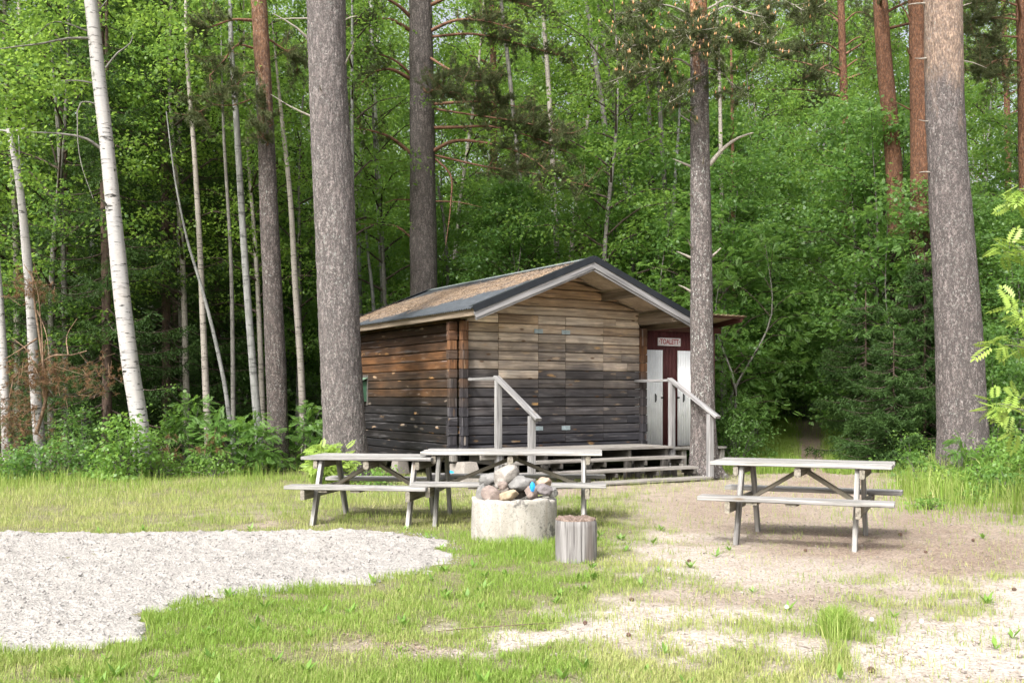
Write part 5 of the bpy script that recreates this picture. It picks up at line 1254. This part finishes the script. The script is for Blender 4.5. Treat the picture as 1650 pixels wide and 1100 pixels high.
def kinds_under(x, y):
    px = 825 + F*x/y
    if px < 430: return random.choices(['under', 'cherry', 'spruce'], [4, 1, 1])[0]
    return random.choices(['under', 'cherry', 'rowan'], [3, 3, 2])[0]
# dense screen right of the outhouse
for kind, x, y, s in [('rowan', 4.6, 22.0, .9), ('cherry', 4.9, 23.2, 1.0), ('rowan', 3.9, 22.9, 1.05), ('cherry', 4.4, 24.5, 1.2), ('cherry', 5.7, 25.2, 1.15), ('rowan', 8.5, 22.3, .95), ('cherry', 8.9, 21.3, .85), ('rowan', 8.9, 22.6, 1.0), ('cherry', 8.6, 23.9, 1.2), ('alder', 6.2, 27.2, .95), ('cherry', 8.8, 24.5, 1.3), ('cherry', 9.9, 20.8, .8), ('rowan', 10.2, 22.6, 1.05),
                      ('under', 4.6, 20.9, .7), ('under', 4.4, 21.8, .9), ('under', 8.9, 20.9, .75), ('cherry', 5.5, 26.2, 1.3), ('alder', 9.7, 26.4, .9), ('rowan', 6.1, 26.0, 1.1), ('under', 9.6, 32.4, 1.3), ('cherry', 8.6, 33.5, 1.3), ('cherry', 10.4, 34, 1.3), ('under', 9.0, 35.5, 1.6), ('spruce', 9.4, 36.5, .9), ('alder', 11.2, 37.5, 1.35), ('birch', 9.9, 39.5, 1.2), ('alder', 12.3, 40.5, 1.4), ('aspen', 11.0, 42.5, 1.3), ('birch', 12.9, 43.5, 1.3), ('alder', 14.2, 45.0, 1.45), ('alder', 13.2, 37.0, 1.2)]:
    pts.append((x, y)); place(kind, x, y, s)
scatter(44, 20.5, 30, 1.55, kinds_front, m=.3)
scatter(56, 29, 42, 1.9, kinds_front, sc=(.95, 1.3))
scatter(62, 41, 62, 2.3, kinds_front, sc=(1.15, 1.6))
scatter(36, 22, 40, 1.3, kinds_under, sc=(.8, 1.3), m=.2)
scatter(34, 40, 64, 2.0, kinds_under, sc=(1.3, 2.0))
for L in protos.values():                      # prototypes that found no place are removed
    for t in L:
        if t.location.y < -10:
            for c in list(t.children): bpy.data.objects.remove(c)
            bpy.data.objects.remove(t)

# ------------------------------------------------------------------ grass
def grass_blades(name, label, N, y0, y1, dens, hfun, dryfun, wid, xr=.60, lean=.45, pw=1.5, kind='stuff', mat=None, xc=0.0):
    u = rng.random(N); a = 1 - pw
    y = (y0**a + u*(y1**a - y0**a))**(1/a); x = (xc + rng.uniform(-xr, xr, N))*y
    d = dens(x, y); keep = rng.random(N) < d; x, y = x[keep], y[keep]; n = len(x)
    h = hfun(x, y)*rng.uniform(.45, 1.25, n); dry = np.clip(dryfun(x, y) + rng.normal(0, .22, n), 0, 1)
    az = rng.uniform(0, 6.28, n); az2 = az + rng.normal(1.57, .4, n); ln = np.abs(rng.normal(0, lean, n)) + .08
    z0 = gz(x, y) - .004; s = np.stack([np.cos(az), np.sin(az), 0*az], 1)*(wid*rng.uniform(.7, 1.3, n)*(1 + h*2)*.5)[:, None]; l = np.stack([np.cos(az2), np.sin(az2), 0*az], 1)
    Pb = np.stack([x, y, z0], 1); mid = Pb + l*(ln*h*.30)[:, None] + np.array([0, 0, 1.])*(h*.58)[:, None]; tip = Pb + l*(ln*h*.95)[:, None] + np.array([0, 0, 1.])*(h*(1 - .28*np.minimum(ln, 1.5)))[:, None]
    V = np.stack([Pb - s, Pb + s, mid + s*.75, mid - s*.75, tip], 1).reshape(-1, 3); b = 5*np.arange(n)[:, None]
    o = np_mesh(name, V, [b + np.array([[0, 1, 2, 3]]), b + np.array([[3, 2, 4]])], mat or M['grass'], attrs=dict(rnd=np.repeat(dry, 5)))
    return tag(o, label, 'grass', kind=kind)
def not_gravel(x, y): return poly_dist(x, y) + (fbm(x*2.5, y*2.5, 4.0) - .5)*.30 < .03
def d_lawn(x, y):
    g, sa, so_, far = covers(x, y); c = fbm(x*4.5, y*4.5, 33., 3)
    return np.clip((g - .10)*1.3, .05, 1)*np.clip((c - .32)*4.2, .12, 1)*(1-far)*not_gravel(x, y)
def h_lawn(x, y):
    px, py = proj(x, y); e = np.exp(-np.abs(poly_dist(x, y))/.22)*(py > 930)
    return .030 + .045*fbm(x*1.7, y*1.7, 12.) + .06*e*fbm(x*4, y*4, 2.) + .05*np.clip((860-py)/60, 0, 1) + .09*blob(px, py, [(1348, 1035, 34, 34, 1.6), (1440, 1010, 30, 14, .8), (830, 885, 70, 16, .8), (1300, 870, 30, 12, .4)])
def dry_lawn(x, y):
    px, py = proj(x, y); n_ = fbm(x*1.2, y*1.2, 40.)
    return np.clip(.20 + (n_-.5)*.9 + .30*(py < 858)*(px < 800) + .28*(px > 950) - .25*blob(px, py, [(1348, 1035, 60, 60, 1), (1000, 860, 60, 20, 1), (400, 985, 300, 40, 1), (820, 885, 90, 18, 1)]), .02, .95)
grass_blades('lawn_grass', 'short sunny grass growing in patches between the gravel and bare sand', 520000, 4.6, 17.5, d_lawn, h_lawn, dry_lawn, .0036)
def d_verge(x, y):
    px, py = proj(x, y); c = fbm(x*2, y*2, 50., 3)
    return (np.clip(blob(px, py, [(120, 782, 260, 16, 1), (400, 768, 160, 12, 1), (600, 775, 40, 9, .7), (1530, 785, 110, 42, 1.2), (1640, 805, 60, 36, 1.1), (1450, 790, 40, 26, .6)])*(.4 + 1.2*fbm(x*1.5, y*1.5, 44.)), 0, 1)*np.clip((c-.25)*3, .1, 1))
def h_verge(x, y):
    px, py = proj(x, y); return (.16 + .20*fbm(x*2, y*2, 61.) + .26*np.clip((px-1400)/100, 0, 1)*np.clip((860-py)/80, .1, 1))*np.clip(d_verge(x, y)*1.6, .3, 1)*(.6 + .8*fbm(x*3, y*3, 90.))
grass_blades('tall_grass', 'tall fresh grass along the forest edge and beside the massive right pine', 60000, 10.5, 18.0, d_verge, h_verge, lambda x, y: .16 + .3*(fbm(x, y, 70.) - .4), .0055, lean=.4)
def d_path(x, y):
    px, py = proj(x, y); return np.clip(1.4 - np.abs(x/y - .292)/.075, 0, 1)*np.clip(np.abs(x/y - .292)/.018 - .4, .03, 1)*(y > 17.6 + .8*vn(x*2, y*2))
grass_blades('shade_grass', 'darker grass on both sides of the trodden path into the wood', 80000, 16.5, 33, d_path, lambda x, y: .10 + .14*fbm(x*1.6, y*1.6, 80.), lambda x, y: .05 + 0*x, .007, xr=.11, lean=.5, pw=1.2, xc=.292)
# broad leaved weeds in the near grass
def weeds(N=100):
    Cs, Ds, Ns, Ls = [], [], [], []; g = np.random.default_rng(9)
    for _ in range(N*5):
        y = g.uniform(4.7, 10.5); x = g.uniform(-.55, .55)*y
        if g.random() > d_lawn(np.array([x]), np.array([y]))[0]*1.0 + .04 or not not_gravel(np.array([x]), np.array([y]))[0]: continue
        k = g.integers(5, 9); az = np.linspace(0, 6.28, k, endpoint=False) + g.normal(0, .3, k); el = g.uniform(.3, 1.1, k)
        Ds.append(np.stack([np.cos(az)*np.cos(el), np.sin(az)*np.cos(el), np.sin(el)], 1)); Cs.append(np.repeat([[x, y, float(gz(x, y))]], k, 0)); Ns.append(np.stack([-np.cos(az)*np.sin(el), -np.sin(az)*np.sin(el), np.cos(el)], 1)); Ls.append(g.uniform(.04, .10, k))
        if len(Cs) >= N: break
    L = np.concatenate(Ls); V, Fq = leaf_quads(np.concatenate(Cs), np.concatenate(Ds), np.concatenate(Ns), L, L*.30)
    o = np_mesh('weeds', V, Fq, m_leaf('weed_leaves', (.10, .21, .035), (.20, .33, .06), (.25, .45, .06), .3), attrs=dict(rnd=np.repeat(g.random(len(L)), 4))); tag(o, 'broad leaved weeds dotted through the near grass', 'weeds', kind='stuff')
weeds()
# needles, bark crumbs and straw on the bare ground
def crumbs(N=70000):
    u = rng.random(N); y = (4.6**-.5 + u*(17.**-.5 - 4.6**-.5))**-2; x = rng.uniform(-.6, .6, N)*y; g, sa, so_, far = covers(x, y)
    k = (rng.random(N) < np.clip(so_*.9 + .14 - g*.1, 0, 1)) & not_gravel(x, y); x, y = x[k], y[k]; n = len(x); a = rng.uniform(0, 6.28, n)
    D = np.stack([np.cos(a), np.sin(a), rng.normal(0, .12, n)], 1); P = np.stack([x, y, gz(x, y) + .009], 1); L = rng.uniform(.015, .055, n)*(1 + (rng.random(n) < .04)*1.5); V, Fq = blades(P, D, L, .0045, rng)
    V = V.reshape(-1, 3, 3); V[:, 1] = V[:, 0]; w = np.stack([-np.sin(a), np.cos(a), 0*a], 1)*.0034; V[:, 0] -= w; V[:, 1] += w
    o = np_mesh('ground_litter', V.reshape(-1, 3), Fq, m_leaf('litter', (.060, .038, .026), (.40, .31, .22), (.2, .1, .05), .05, 0, .8, .1), attrs=dict(rnd=np.repeat(rng.random(n), 3))); tag(o, 'brown fallen needles and crumbs strewn over the bare ground', 'litter', kind='stuff')
crumbs()
def grit(N=5000):
    u = rng.random(N); y = (4.6**-.7 + u*(14.**-.7 - 4.6**-.7))**(-1/.7); x = rng.uniform(-.3, .6, N)*y; g, sa, so_, far = covers(x, y)
    k = (rng.random(N) < np.clip(.9 - g, 0, 1)) & not_gravel(x, y); x, y = x[k], y[k]; n = len(x); r = rng.uniform(.003, .008, n)*rng.choice([1, 1, 1, 1, 2.2], n)
    O = np.array([(1,0,0),(0,1,0),(-1,0,0),(0,-1,0),(0,0,1),(0,0,-1)], float); FO = np.array([(0,1,4),(1,2,4),(2,3,4),(3,0,4),(1,0,5),(2,1,5),(3,2,5),(0,3,5)])
    P = O[None]*rng.uniform(.6, 1.3, (n, 6, 1))*r[:, None, None]; P[..., 2] *= .7; P += np.stack([x, y, gz(x, y) + .006], 1)[:, None]
    o = np_mesh('grit', P.reshape(-1, 3), (FO[None] + 6*np.arange(n)[:, None, None]).reshape(-1, 3), m_stone('grit_stone', (.20, .17, .145), (.40, .36, .32))); tag(o, 'tiny stones and clods scattered over the bare sand', 'grit', kind='stuff')
grit()
# white dandelion clocks
dm = m_plain('dandelion_down', (.75, .75, .72), .9)
for px, py in [(1403, 997), (1483, 1000), (1266, 977)]:
    p = GP(px, py + 14); h = 14/F*p.y; b = MB(); b.tube([(0, 0, -.01), (.004, 0, h*.5), (.006, 0, h)], .0016, 5); c = [(.006 + .013*math.cos(a)*math.cos(e), .013*math.sin(a)*math.cos(e), h + .013*math.sin(e)) for a in np.linspace(0, 6.28, 9)[:-1] for e in (-1.2, -.6, 0, .6, 1.2)]
    t = thing('dandelion', 'white dandelion clock standing in the sparse grass', 'dandelion', (p.x, p.y, 0), 0, 'dandelion clocks in the sparse grass'); b.build('stalk', M['lf_shrub'], t)
    k = MB()
    for q in c: k.tube([(.006, 0, h), q], .0022, 3, False)
    k.build('seed_head', dm, t)
